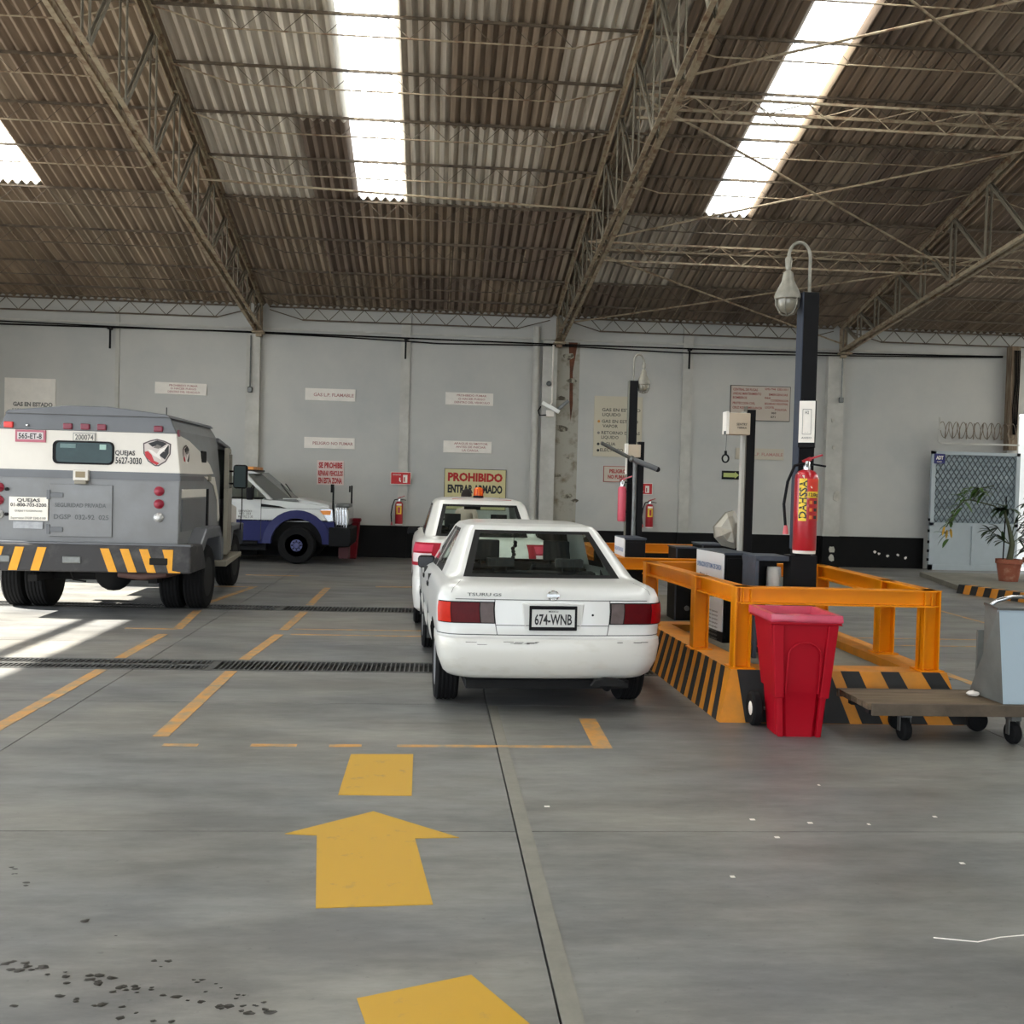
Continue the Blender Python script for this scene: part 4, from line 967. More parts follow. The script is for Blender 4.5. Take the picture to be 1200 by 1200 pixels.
ap = MB().tube([(.68, .1, .5), (.68, .1, 1.52)], .018, 8).box(.63, .69, .07, .13, 1.42, 1.58).build('marker_rod', M_black, pk)
ap = MB().tube([(.93, 1.45, .7), (.93, 1.45, 1.56)], .018, 8).box(.87, .90, 1.47, 1.53, 1.42, 1.55).build('marker_rod', M_black, pk)
MB().box(.72, 1.0, .2, .9, 1.12, 1.2).build('winch_cover', M_steel, pk, bevel=.03)
# roof light bar
lb = MB().box(-1.15, -.90, .35, 1.6, 1.80, 1.83).build('light_bar', M_black, pk)
for i in range(4): MB().box(-1.13, -.92, .38+.3*i, .62+.3*i, 1.83, 1.89).build('amber_lens', mat('amber strobe lens', C(226, 150, 70), .3), lb, bevel=.01)
MB().box(-5.0, -3.1, .05, 1.9, 1.0, 1.5).build('cargo_box', M_pw, pk, bevel=.03)

# red bin behind the pickup nose
rb_ = thing('red_bin', 'red plastic bin standing on the floor in front of the pickup bumper', 'bin', (-1.80, 22.15, 0))
MB().hexa([(-.14, -.14, 0), (.14, -.14, 0), (.14, .14, 0), (-.14, .14, 0), (-.2, -.18, .78), (.2, -.18, .78), (.2, .18, .78), (-.2, .18, .78)]).build('tub', mat('red plastic', C(112, 14, 28), .6, spec=.2), rb_, bevel=.015)
MB().box(-.22, .22, -.2, .2, .78, .86).build('rim', mat('red plastic', C(112, 14, 28), .6, spec=.2), rb_, bevel=.02)
# ------------------------------------------------------------------ signs on the back wall
SY = WY-.03
def sign(name, x0, x1, z0, z1, label, lines, ink, face=M_white, border=None, cat='sign', extra=None, y=SY, group=None, tilt=.0):
    """plate with lettering; lines as (text, u, v, height, width) with u,v as fractions of the plate"""
    W, H = x1-x0, z1-z0
    t = thing(name, label, cat, ((x0+x1)/2, y, z0), 0, group); t.rotation_euler = (0, tilt, 0)
    if border: MB().box(-W/2-.012, W/2+.012, 0, .03, -.012, H+.012).build('border', border, t)
    p = MB().box(-W/2, W/2, -.004, .028, 0, H).build('plate', face, t)
    inks = {}
    for ln in lines:
        m = ln[5] if len(ln) > 5 else ink
        inks.setdefault(m.name, (m, []))[1].append((ln[0], -W/2+ln[1]*W, ln[2]*H, ln[3]*H, ln[4]*W))
    for m, L_ in inks.values():
        o = text_obj(L_, m, t, (0, -.007, 0)); o['kind'] = 'stuff'
    if extra: extra(t, W, H)
    return t
sign('gas_legend_sign', -9.18, -8.13, 2.1, 3.66, 'large white sign with faint letters half hidden behind the armoured truck', [('GAS EN ESTADO', .56, .62, .055, .78), ('LIQUIDO', .36, .53, .055, .4), ('GAS EN ESTADO', .5, .36, .055, .8), ('VAPOR', .36, .27, .055, .3)], M_grayink)
sign('notice_sign', -6.06, -4.97, 3.42, 3.67, 'long white notice of three faint lines above the armoured truck', [('PROHIBIDO FUMAR', .55, .68, .17, .55), ('O HACER FUEGO', .55, .42, .17, .5), ('DENTRO DEL VEHICULO', .56, .14, .17, .62)], M_fadeink, tilt=.01)
sign('flammable_gas_sign', -2.87, -1.79, 3.39, 3.65, 'long white sign reading GAS L.P. FLAMABLE above the pickup bonnet', [('GAS L.P. FLAMABLE', .57, .35, .27, .80)], M_fadeink)
sign('danger_sign', -2.87, -1.78, 2.35, 2.59, 'long white sign reading PELIGRO NO FUMAR right over the square red-lettered one', [('PELIGRO NO FUMAR', .57, .34, .27, .80)], M_fadeink)
sign('repair_ban_sign', -2.58, -2.0, 1.56, 2.09, 'square white sign with bold red letters SE PROHIBE behind the pickup nose', [('SE PROHIBE', .5, .70, .22, .88), ('REPARAR VEHICULOS', .5, .38, .2, .92), ('EN ESTA ZONA', .5, .07, .22, .88)], M_redink, mat('pinkish white plate', C(216, 196, 188), .6))
def ext_icon(t, W, H):
    MB().prism([(-W*.1, H*.3), (0, H*.15), (W*.02-.0, H*.3), (W*-.02, H*.3), (-W*.02, H*.55), (-W*.08, H*.55), (-W*.08, H*.3)], -.009, -.004, 'y').build('white_arrow', M_white, t)
    MB().box(W*.12, W*.34, -.009, -.004, H*.12, H*.8).build('icon_panel', M_white, t)
    MB().box(W*.16, W*.22, -.012, -.009, H*.2, H*.6).build('icon_extinguisher', M_redink, t)
M_safered = mat('safety red plate', C(190, 28, 28), .5)
sign('extinguisher_sign', -.97, -.55, 1.62, 1.87, 'small red extinguisher sign above the wall extinguisher left of the saloons', [('EXTINTOR', -.0+.3, .74, .13, .42)], M_white, M_safered, M_white, extra=ext_icon, y=WY-.12)
sign('notice_sign', .17, 1.22, 3.39, 3.66, 'white notice of three faint lines, upper one above the yellow PROHIBIDO board', [('PROHIBIDO FUMAR', .55, .70, .17, .62), ('O HACER FUEGO', .55, .42, .17, .56), ('DENTRO DEL VEHICULO', .56, .14, .17, .74)], M_fadeink)
sign('engine_off_sign', .15, 1.21, 2.34, 2.60, 'white notice APAGUE SU MOTOR directly above the yellow PROHIBIDO board', [('APAGUE SU MOTOR', .57, .70, .18, .70), ('ANTES DE INICIAR', .57, .42, .18, .62), ('LA CARGA', .56, .14, .18, .34)], M_fadeink)
sign('prohibition_board', .20, 1.54, 1.10, 1.98, 'pale yellow board with red PROHIBIDO and black lettering behind the second saloon', [('PROHIBIDO', .5, .71, .20, .90, mat('strong red ink', C(172, 30, 24), .6)), ('ENTRAR ARMADO', .5, .42, .19, .90), ('A LA PLANTA GAS', .5, .12, .19, .86)], M_blackink, mat('pale yellow board', C(206, 196, 146), .6), M_blackink)
def dots(t, W, H):
    for v, m in ((.58, mat('orange dot', C(196, 130, 50), .6)), (.39, M_grayink), (.205, M_blackink), (.10, M_blackink)):
        MB().lathe([(.001, -.012), (.03, -.012), (.03, -.004)], (-W*.40, 0, H*v), 12, 'y').build('colour_dot', m, t)
sign('gas_legend_sign', 3.47, 4.55, 2.35, 3.69, 'tall cream legend sign with coloured dots behind the rear lamp post', [('GAS EN ESTADO', .56, .75, .052, .80), ('LIQUIDO', .36, .67, .052, .38), ('GAS EN ESTADO', .54, .56, .052, .76), ('VAPOR', .34, .48, .052, .32), ('RETORNO DE GAS', .56, .37, .052, .80), ('LIQUIDO', .34, .295, .052, .36), ('AGUA', .32, .185, .052, .28), ('ELECTRICO', .38, .085, .052, .48)], mat('dark grey ink', C(84, 82, 78), .6), mat('cream legend plate', C(196, 188, 166), .6), extra=dots)
sign('no_smoking_sign', 3.73, 4.34, 1.80, 2.13, 'small red-bordered sign PELIGRO NO FUMAR just below the tall cream legend', [('PELIGRO', .5, .58, .24, .62), ('NO FUMAR', .5, .2, .24, .72)], mat('soft red ink', C(166, 66, 62), .6), mat('cream plate', C(196, 186, 170), .6), mat('soft red ink', C(166, 66, 62), .6))
sign('extinguisher_sign', 4.42, 4.82, 1.54, 1.77, 'small red extinguisher sign partly behind the rear posts, right of the lamp post', [('EXTINTOR', .3, .74, .13, .42)], M_white, M_safered, M_white, extra=ext_icon)
sign('emergency_list_board', 6.55, 7.90, 3.26, 4.02, 'wide cream board of small red text lines with dark border behind the cable reel box', [('CENTRAL DE FUGAS', .24, .86, .07, .42), ('UNIDAD MANTENIMIENTO', .27, .74, .07, .48), ('BOMBEROS', .15, .62, .07, .24), ('PROTECCION CIVIL', .22, .46, .07, .38), ('CRUZ ROJA  AMBULANCIA', .28, .33, .07, .50), ('5392-7744', .66, .90, .06, .18), ('5353-1011', .87, .90, .06, .18), ('EMERGENCIAS', .80, .74, .06, .32), ('066', .62, .64, .06, .1), ('COORDINACION', .82, .57, .06, .30), ('SEGURIDAD INDUSTRIAL', .77, .47, .06, .40), ('LOCATEL', .66, .36, .06, .16), ('POLICIA', .85, .3, .06, .2), ('060', .73, .2, .06, .08, M_blackink), ('071', .72, .08, .06, .08, M_blackink)], mat('list red ink', C(150, 72, 70), .6), mat('cream list plate', C(190, 178, 164), .6), M_blackink)
sign('flammable_gas_sign', 6.70, 7.80, 2.38, 2.63, 'long cream sign ending in FLAMABLE, crossed by the grey pipe of the front island', [('GAS L.P. FLAMABLE', .57, .35, .27, .82)], M_fadeink, mat('cream strip', C(190, 182, 164), .6))
def arrow_(t, W, H):
    MB().prism([(-W*.42, H*.25), (W*.2, H*.25), (W*.2, H*.1), (W*.42, H*.5), (W*.2, H*.9), (W*.2, H*.75), (-W*.42, H*.75)], -.009, -.004, 'y').build('arrow', mat('glow yellow-green', C(178, 188, 110), .5), t)
sign('arrow_sign', 6.40, 6.82, 1.92, 2.11, 'small dark sign with pale green arrow left of the grey pipe', [], M_blackink, M_black, extra=arrow_)

# wall extinguishers
M_exred = mat('extinguisher red', C(170, 24, 36), .3, coat=.4, var=.08)
M_lab = mat('yellow label', C(226, 190, 44), .5)
def extinguisher(loc, r, h, label, group=None, big=False, rz=0, hose=True):
    t = thing('fire_extinguisher', label, 'extinguisher', loc, rz, group)
    MB().lathe([(r*.9, 0), (r, .02), (r, h-r*.8), (r*.93, h-r*.45), (r*.7, h-r*.15), (r*.3, h), (.02, h+.01)], n=28).build('cylinder', M_exred, t, 45)
    MB().lathe([(r*.95, -.012), (r*.97, 0), (r*.97, .012)], n=24).build('base_ring', M_white, t, 45)
    MB().lathe([(.028, h-.01), (.03, h+.05), (.02, h+.07)], n=14).build('valve', M_chrome, t, 45)
    MB().bar((-.03, 0, h+.07), (.12, -.01, h+.12), .03, .015).bar((-.03, 0, h+.06), (.03, 0, h+.09), .035, .03).build('lever', M_exred, t)
    MB().bar((0, 0, h+.05), (.15, -.01, h+.03), .03, .014).build('handle', M_black, t)
    if hose:
        MB().tube([(-.02, -.01, h+.05), (-.10, 0, h+.03), (-r-.06, 0, h-.10), (-r-.085, 0, h-.28), (-r-.07, -.01, h-.46)], .012, 8).build('hose', M_black, t, 60)
        MB().lathe([(.014, 0), (.024, -.07)], (-r-.068, -.01, h-.45), 10).build('nozzle', mat('pink nozzle', C(200, 90, 96), .5), t)
    def wrap(a0, a1, z0, z1, m, nm, off=.002, n=8):
        mb = MB(); mb.grid([[((r+off)*math.sin(a0+(a1-a0)*i/n), -(r+off)*math.cos(a0+(a1-a0)*i/n), z) for i in range(n+1)] for z in (z0, z1)])
        return mb.build(nm, m, t, 60)
    if big:
        wrap(-.95, -.28, h*.38, h*.89, M_lab, 'label_strip'); wrap(.95, 1.45, h*.38, h*.89, M_lab, 'label_strip')
        wrap(-.22, .85, h*.74, h*.89, mat('orange red label', C(200, 50, 30), .5), 'label_top', n=8)
        wrap(-.22, .85, h*.66, h*.735, M_lab, 'label_weight')
        for i in range(3):
            wrap(-.22, .85, h*(.57-.09*i), h*(.64-.09*i), mat('red pictogram band', C(176, 34, 28), .5), 'pictogram')
            wrap(-.05, .2, h*(.585-.09*i), h*(.625-.09*i), mat('orange pictogram', C(216, 120, 50), .5), 'pictogram_mark', .004)
            wrap(.35, .7, h*(.585-.09*i), h*(.625-.09*i), M_blackink, 'pictogram_mark', .004)
        # lettering bent onto the cylinder
        def bent(st, a_c, zc, height, width, m, vert):
            mb = text_mesh(MB(), [(st, 0, 0, height, width)]); vs = []
            for x, y, z in mb.v:
                z -= height/2
                if vert: x, z = -z, x
                a = a_c+x/r; vs.append(((r+.005)*math.sin(a), -(r+.005)*math.cos(a), zc+z))
            mb.v = vs; mb.build('lettering', m, t, fix=False)
        bent('DAHSSA', -.60, h*.64, .058, h*.46, mat('dark green black ink', C(28, 40, 30), .5), True)
        bent('12.0kg', .33, h*.70, .028, .085, mat('dark green black ink', C(28, 40, 30), .5), False)
        cl = MB(); n = 12
        cl.grid([[((r*q)*math.sin(a), -(r*q)*math.cos(a), z) for a in [-.75+1.9*i/n for i in range(n+1)]] for q, z in ((.45, h-.02), (.8, h-.045))])
        for i in range(1):
            cl.add([((r+.006)*math.sin(a), -(r+.006)*math.cos(a), z) for a, z in ((-.7, h-.05), (.1, h-.15), (1.2, h-.07))]+[((r*.8)*math.sin(a), -(r*.8)*math.cos(a), h-.04) for a in (-.7, .1, 1.2)], [(0, 1, 4, 3), (1, 2, 5, 4)])
        cl.build('inspection_tag', M_white, t, 30)
    else:
        wrap(-.7, .7, h*.45, h*.8, M_lab, 'label'); wrap(-.25, .3, h*.5, h*.75, M_exred, 'label_mark', .004); wrap(-.7, .7, h*.82, h*.9, M_white, 'label_top')
    return t
extinguisher((-.78, WY-.17, .74), .085, .50, 'red fire extinguisher with yellow label hung on the wall left of the saloons')
extinguisher((4.76, WY-.12, .80), .085, .52, 'red and yellow extinguisher on the wall, seen just right of the rear posts')

# dome socket and cables and pipe on the wall
t = thing('wall_conduit', 'pair of thin dark cable runs sagging along the top of the back wall', 'conduit', (0, WY-.06, 4.78))
mb = MB().tube([(-10.4, 0, 0), (-3.85, -.12, .02), (2.6, -.12, -.01), (9.0, -.12, .02), (12.8, -.04, .10)], .018, 6); mb.build('cable', M_dark, t)
pts = [(-10.4, 0, .08), (-7, 0, .04), (-3.85, -.14, .0), (-2, 0, -.01), (0, 0, -.07), (2.6, -.14, -.04), (5.5, 0, -.08), (9, -.14, -.03), (12.8, -.04, .08)]
MB().tube(pts, .015, 6).build('cable', M_dark, t)
for i, x in enumerate((-6.98, -.72, 5.55)):
    t = thing('cable_bracket', ['dark angle bracket on the wall above the armoured truck', 'dark angle bracket on the half pillar over the fire extinguisher', 'dark angle bracket on the half pillar right of the tall legend sign'][i], 'bracket', (x, WY-.14, 4.34))
    MB().box(-.02, .02, -.01, .01, 0, .42).box(-.03, .03, -.12, .08, .40, .44).build('bar', M_black, t)
t = thing('downpipe', 'pale grey vertical drainpipe beside the centre wall pillar', 'pipe', (2.14, WY-.10, 0))
MB().tube([(0, 0, .02), (0, 0, 5.15)], .075, 16).build('pipe', M_pill, t, 50)
for z in (1.3, 3.9): MB().lathe([(.085, z), (.085, z+.1)], n=16).build('pipe_collar', M_pill, t, 50)
# security cameras
t = thing('security_camera', 'white twin bullet security cameras on a bracket on the centre pillar', 'camera', (2.50, WY-.2, 3.2))
MB().tube([(.0, .0, 1.55), (.0, 0, .30), (-.05, -.02, .2)], .022, 6).build('conduit', M_white, t)
MB().box(-.12, .05, -.05, .05, -.02, .12).build('junction_box', M_white, t, bevel=.01)
MB().bar((-.22, -.06, .28), (.16, -.10, .08), .085, .085).build('camera_body', mat('camera white', C(236, 236, 230), .4), t, bevel=.012)
MB().bar((.08, -.04, .1), (.36, -.10, .34), .07, .07).build('camera_body', M_steel, t, bevel=.012)
MB().tube([(-.1, -.02, .02), (-.26, -.03, .0), (-.3, -.02, .1), (-.24, 0, .2)], .014, 6).build('cable', M_dark, t)
MB().ball((-.08, -.05, .70), .06, 10).build('round_fitting', M_steel, t, 50)
for i, (x, z) in enumerate(((-4.02, 3.55), (9.02, 3.75))):
    t = thing('junction_box', ['small round electrical box at the end of a conduit on the left pillar', 'small square electrical box at the end of a conduit on the right pillar'][i], 'box', (x, WY-.2, z))
    MB().box(-.05, .05, -.03, .04, -.05, .07).build('box', M_steel, t, bevel=.015); MB().tube([(0, 0, .05), (0, 0, 4.72-z)], .016, 6).build('conduit', M_steel, t)

# ------------------------------------------------------------------ loading island
M_cy = mat('orange yellow steel paint', C(228, 138, 0), .42, var=.14, scale=3, spec=.3)
M_cyd = mat('dusty yellow kerb paint', C(206, 128, 14), .6, var=1, scale=6, col2=C(172, 114, 36))
M_ck = mat('black kerb stripe', C(26, 26, 26), .7, var=.5, scale=10)
M_slab = mat('island concrete', C(128, 124, 112), .8, var=.3, scale=4, bump=.1)
isl = thing('loading_island', 'raised concrete island kerb with black and yellow stripes and dusty top', 'kerb', (0, 0, 0))
# kerb ring: outer base, outer top, inner top (battered faces)
OB = [(2.06, 7.13), (3.86, 7.11), (3.94, 10.0), (1.98, 10.0)]
OT = [(2.17, 7.27), (3.79, 7.25), (3.84, 9.9), (2.08, 9.9)]
IT = [(2.42, 7.52), (3.56, 7.50), (3.60, 9.7), (2.30, 9.7)]
IB = IT
KH = .355
for i in range(4):
    j = (i+1) % 4
    MB().hexa([(*OB[i], 0), (*OB[j], 0), (*IB[j], 0), (*IB[i], 0), (*OT[i], KH), (*OT[j], KH), (*IT[j], KH), (*IT[i], KH)]).build('kerb_side', M_cyd, isl)
def lerp2(a, b, t): return (a[0]+(b[0]-a[0])*t, a[1]+(b[1]-a[1])*t)
def kstripe(i, t0, t1, lean):
    j = (i+1) % 4
    o = Vector((OB[j][1]-OB[i][1], -(OB[j][0]-OB[i][0]), 0)).normalized()*.003
    q = [Vector((*lerp2(OB[i], OB[j], t0+lean), .003)), Vector((*lerp2(OB[i], OB[j], t1+lean), .003)), Vector((*lerp2(OT[i], OT[j], t1), KH+.001)), Vector((*lerp2(OT[i], OT[j], t0), KH+.001))]
    MB().hexa([q[0]+o, q[1]+o, q[1]-o*2, q[0]-o*2, q[3]+o, q[2]+o, q[2]-o*2, q[3]-o*2]).build('black_stripe', M_ck, isl)
for k, t0 in enumerate((.03, .335, .505, .69, .88)): kstripe(0, t0, t0+(.12 if k in (0, 1) else .085), .075)
for k in range(13): kstripe(3, 1-.048-.075*k-.034, 1-.048-.075*k, .018)
MB().prism([(2.3, 7.4), (3.65, 7.4), (3.7, 9.8), (2.25, 9.8)], 0, .29, 'z').build('island_slab', M_slab, isl)
# steel guard frame of I beams
def ibeam(mb, p, q, h, wf, t=.012, up=(0, 0, 1)):
    p = Vector(p); q = Vector(q); d = (q-p).normalized(); u = Vector(up); x = d.cross(u).normalized(); y = x.cross(d).normalized()
    mb.bar(p, q, t, h, up)
    for s_ in (-1, 1): mb.bar(p+y*s_*(h/2-t/2), q+y*s_*(h/2-t/2), wf, t, up)
    return mb
def guard(name, label, corners, z0, zt, posts, hb=.125, kind_w=.13, beams=None):
    t = thing(name, label, 'frame', (corners[0][0], corners[0][1], z0)); o = Vector((corners[0][0], corners[0][1], z0))
    n = len(corners)
    for i in (beams or range(n)):
        a = Vector((*corners[i], zt-hb/2)); b = Vector((*corners[(i+1) % n], zt-hb/2)); d = (b-a).normalized()
        ibeam(MB(), a-o-d*.02, b-o+d*.02, hb, .11).build('top_beam', M_cy, t)
    for (x, y, tx) in posts:
        up = (1, 0, 0) if tx else (0, 1, 0)
        ibeam(MB(), Vector((x, y, z0))-o, Vector((x, y, zt-.004))-o, .125, .12, .012, up).build('post', M_cy, t)
        MB().box(x-o.x-.09, x-o.x+.09, y-o.y-.09, y-o.y+.09, 0, .01).build('foot_plate', M_cy, t)
        MB().box(x-o.x-.065, x-o.x+.065, y-o.y-.065, y-o.y+.065, zt-z0-.008, zt-z0).build('post_cap', M_cy, t)
    return t
guard('guard_frame', 'orange yellow steel beam guard frame on the striped kerb behind the red wheelie bin', [(2.27, 7.36), (3.69, 7.33), (3.78, 9.8), (2.07, 9.75)], KH, .955,
      [(2.27, 7.38, 1), (3.69, 7.36, 1), (2.19, 8.25, 1), (3.71, 8.15, 1), (2.08, 9.68, 1), (3.77, 9.72, 1)])
isl2 = thing('loading_island', 'farther raised island slab, mostly hidden behind the near saloon and the front island', 'kerb', (1.95, 10.9, 0))
MB().prism([(0, 0), (1.8, 0), (1.85, 3.4), (.0, 3.4)], 0, .16, 'z').build('island_slab', M_slab, isl2, bevel=.02)
guard('guard_frame', 'farther orange steel guard frame behind the near island, around the rear lamp post', [(2.03, 11.0), (3.6, 11.0), (3.65, 13.9), (2.03, 13.9)], .16, .90,
      [(3.5, 11.1, 1), (2.1, 13.8, 1), (3.6, 13.8, 1)])

# front island equipment
M_cab = mat('black cabinet enamel', C(12, 12, 15), .5, var=.4, scale=5, spec=.2)
M_cabt = mat('grey cabinet top', C(72, 78, 88), .5, var=.3, scale=5, spec=.25)
def cabinet(label, x0, x1, y0, y1, z0, z1, panel=True, rz=0):
    t = thing('meter_cabinet', label, 'cabinet', ((x0+x1)/2, (y0+y1)/2, z0), rz); w2, d2 = (x1-x0)/2, (y1-y0)/2; h = z1-z0
    MB().box(-w2, w2, -d2, d2, 0, h-.02).build('body', M_cab, t, bevel=.006)
    MB().box(-w2-.01, w2+.01, -d2-.01, d2+.01, h-.02, h).build('lid', M_cabt, t)
    MB().box(-w2+.02, w2-.02, -d2-.006, -d2, .04, h-.05).build('door', M_cab, t)
    if panel:
        s_ = MB().box(-w2-.014, -w2-.002, -d2, d2, .10, h-.01).build('instruction_panel', mat('white instruction panel', C(226, 228, 230), .5, var=.05), t)
        L1 = [('OPERACION DE TOMA DE CARGA', 0, h-.16, .045, d2*1.8)]
        o = text_obj(L1, mat('blue ink', C(92, 128, 176), .6), s_, (-w2-.018, 0, 0), -PI/2)
        L2 = [('Paso 1', d2*-.4, h-.24, .022, .18), ('Verificar manguera', -.10, h-.42, .018, .5), ('Cerrar valvulas', .22, h-.34, .022, .26), ('Abrir linea', .22, h-.40, .02, .22)]+[('Lista de seguridad del operador', 0, h-.55-.035*i, .018, d2*1.5) for i in range(8)]
        o = text_obj(L2, M_grayink, s_, (-w2-.018, 0, 0), -PI/2); o['kind'] = 'stuff'
    return t
cabinet('black meter cabinet with white blue-titled instruction panel on the front island', 2.56, 2.82, 8.98, 9.66, .29, 1.10, rz=.1)
cabinet('smaller rear black meter cabinet with white instruction panel beside the lamp post', 2.13, 2.36, 11.3, 11.9, .16, 1.10)
def pole(name, label, x, y, z0, z1, wx, wy, cat='post', m=M_black):
    t = thing(name, label, cat, (x, y, z0)); MB().box(-wx/2, wx/2, -wy/2, wy/2, 0, z1-z0).build('column', m, t, bevel=.004); return t
M_lampgrey = mat('cast lamp grey', C(150, 146, 134), .45, .3, var=.4, scale=12)
def lamp_head(t, top, r, sgn, sc=1.0, side=(-1, 0)):
    """swan neck and cage lamp hanging beside the post head"""
    dx = side[0]*.30*sc; dy = side[1]*.3*sc
    pts = [(0, 0, top)]; 
    for i in range(0, 11):
        a = PI*i/10; pts.append((dx/2-dx/2*math.cos(a), dy/2-dy/2*math.cos(a), top+.34*sc+.14*sc*math.sin(a)))
    pts.append((dx, dy, top+.32*sc)); pts = [pts[0]]+pts[1:]
    MB().tube(pts, r, 8).build('swan_neck', M_lampgrey, t, 60)
    c = (dx, dy, top+.16*sc)
    h = MB().lathe([(.02*sc, .18*sc), (.035*sc, .16*sc), (.03*sc, .08*sc), (.02*sc, .05*sc), (.045*sc, .03*sc), (.06*sc, -.05*sc), (.10*sc, -.13*sc), (.125*sc, -.19*sc), (.12*sc, -.22*sc), (.10*sc, -.23*sc)], c, 20).build('lamp_housing', M_lampgrey, t, 50)
    MB().lathe([(.10*sc, -.22*sc), (.10*sc, -.27*sc), (.075*sc, -.33*sc), (.001, -.36*sc)], c, 20).build('glass_globe', mat('dusty globe', C(128, 124, 110), .3, coat=.3), h, 50)
    g = MB()
    for i in range(6):
        a = i*PI/3; g.tube([(c[0]+q*sc*math.cos(a), c[1]+q*sc*math.sin(a), c[2]+z*sc) for q, z in ((.115, -.22), (.112, -.29), (.07, -.36), (.0, -.38))], .005, 5)
    g.build('wire_cage', M_lampgrey, h)
lp = thing('lamp_post', 'tall black square lamp post with swan neck lamp on the front island', 'lamp post', (3.02, 8.25, .29))
MB().box(-.065, .065, -.065, .065, 0, 3.0).build('column', M_black, lp, bevel=.004)
MB().box(-.072, -.064, -.067, .067, .9, 3.0).build('side_face', mat('blue grey steel face', C(54, 60, 72), .5, spec=.3), lp)  # left side coloured lighter to show it as the lit face
MB().box(-.11, .11, -.09, .09, 0, .85).build('base_column', M_cab, lp, bevel=.004)
lamp_head(lp, 3.0, .014, -1, .86, (-.70, .0))
ext = extinguisher((2.965, 8.02, 1.18), .093, .66, 'large red DAHSSA fire extinguisher hung on the tall front lamp post', big=True)
sg = thing('framed_notice', 'white framed notice in a dark box fixed to the tall front lamp post', 'sign', (2.985, 8.10, 2.04), -.45)
MB().box(-.066, .066, -.02, .045, -.02, .36).build('frame_box', M_black, sg, bevel=.004)
MB().box(-.062, .062, -.03, -.018, .02, .355).build('panel', M_white, sg)
fr = MB()
for a in ((-.035, .035, .085, .089), (-.035, .035, .285, .289), (-.035, -.032, .085, .289), (.032, .035, .085, .289)): fr.box(a[0], a[1], -.033, -.029, a[2], a[3])
fr.build('printed_outline', M_grayink, sg)
text_obj([('H2', .0, .25, .025, .03), ('AVISO', 0, .05, .016, .08), ('- -', 0, .10, .01, .03)], M_grayink, sg, (0, -.034, 0))
# hose cabinet beside the lamp post
hc = thing('hose_housing', 'open black steel hose housing with white roller next to the tall lamp post', 'housing', (2.79, 8.35, .29))
MB().box(-.17, .11, -.18, .18, .80, .84).box(-.17, -.14, -.18, .18, 0, .82).box(-.17, .11, .15, .18, 0, .82).build('shell', M_cabt, hc, bevel=.004)
MB().box(-.14, .11, .12, .15, .0, .80).build('back_panel', M_cab, hc)
MB().lathe([(.055, .35), (.06, .4), (.06, .70), (.055, .74)], (.045, .0, 0), 20).build('white_roller', M_white, hc, 50)
MB().tube([(-.02, -.02, .33), (.02, -.05, .38), (.09, -.05, .38), (.14, -.02, .33)], .02, 8).build('hose_end', M_steel, hc, 50)
# second post with conduit and cable reel box
ps = thing('steel_post', 'black square post with pale conduit and reel box, left of the tall lamp post', 'post', (2.905, 9.35, .29))
MB().box(-.05, .035, -.05, .05, 0, 2.12).build('column', M_black, ps, bevel=.003)
MB().box(-.085, -.05, -.04, .03, .60, 2.1).build('conduit', mat('pale conduit', C(176, 174, 166), .5, var=.1), ps, bevel=.006)
MB().box(-.052, -.046, -.05, .05, .3, 2.15).build('side_face', mat('brown grey face', C(104, 98, 88), .6), ps)
rbx = thing('reel_box', 'beige grounding reel box with dangling clamp on the black post', 'box', (2.76, 9.30, 2.17))
MB().box(-.10, .10, -.10, .02, 0, .20).build('case', mat('beige enamel', C(188, 172, 150), .5, var=.1), rbx, bevel=.008)
MB().box(-.125, -.098, -.10, .03, 0, .21).build('side_plate', M_white, rbx, bevel=.004)
text_obj([('SENTRY', .02, .085, .022, .10), ('TIERRA', .02, .055, .018, .09)], M_blackink, rbx, (0, -.103, 0))
MB().tube([(-.115, -.09, .01), (-.118, -.08, -.16)], .003, 5).build('cord', M_steel, rbx)
MB().tube([(-.118+.03*math.cos(a*PI/8), -.08, -.22+.035*math.sin(a*PI/8)) for a in range(16)], .008, 6, closed=True).box(-.128, -.108, -.09, -.07, -.19, -.15).build('clamp', M_black, rbx, 50)
MB().box(-.14, -.11, -.095, -.075, .0, .03).build('cord_guide', M_steel, rbx)
# crumpled sheet on the rear of the cabinet
tp = thing('plastic_sheet', 'crumpled translucent grey plastic cover bunched against the black post', 'cover', (2.80, 9.5, 1.11))
mb = MB(); ring = [(-.16, .20), (-.06, .34), (.02, .36), (.08, .26), (.07, .04), (.03, .0), (-.06, .02), (-.14, .10)]
vs = [(x, rnd.uniform(-.05, .05), z) for x, z in ring]+[(x*.6-.02, -.08+rnd.uniform(-.03, .03), z*.7+.06) for x, z in ring]+[(-.02, -.10, .17)]
fs = [(i, (i+1) % 8, 8+(i+1) % 8, 8+i) for i in range(8)]+[(8+i, 8+(i+1) % 8, 16) for i in range(8)]
mb.add(vs, fs).add([(v[0], v[1]+.06, v[2]) for v in vs[:8]], [tuple(range(8))]); mb.build('sheet', mat('dirty clear plastic', C(166, 160, 146), .4, var=.3, scale=8), tp, 10)
yb = thing('yellow_block', 'small post with orange top beside the hose housing', 'post', (3.16, 10.1, 0))
MB().box(-.035, .035, -.03, .03, 0, .80).build('stem', M_steel, yb); MB().box(-.04, .04, -.035, .035, .80, .94).build('cap', M_cy, yb)

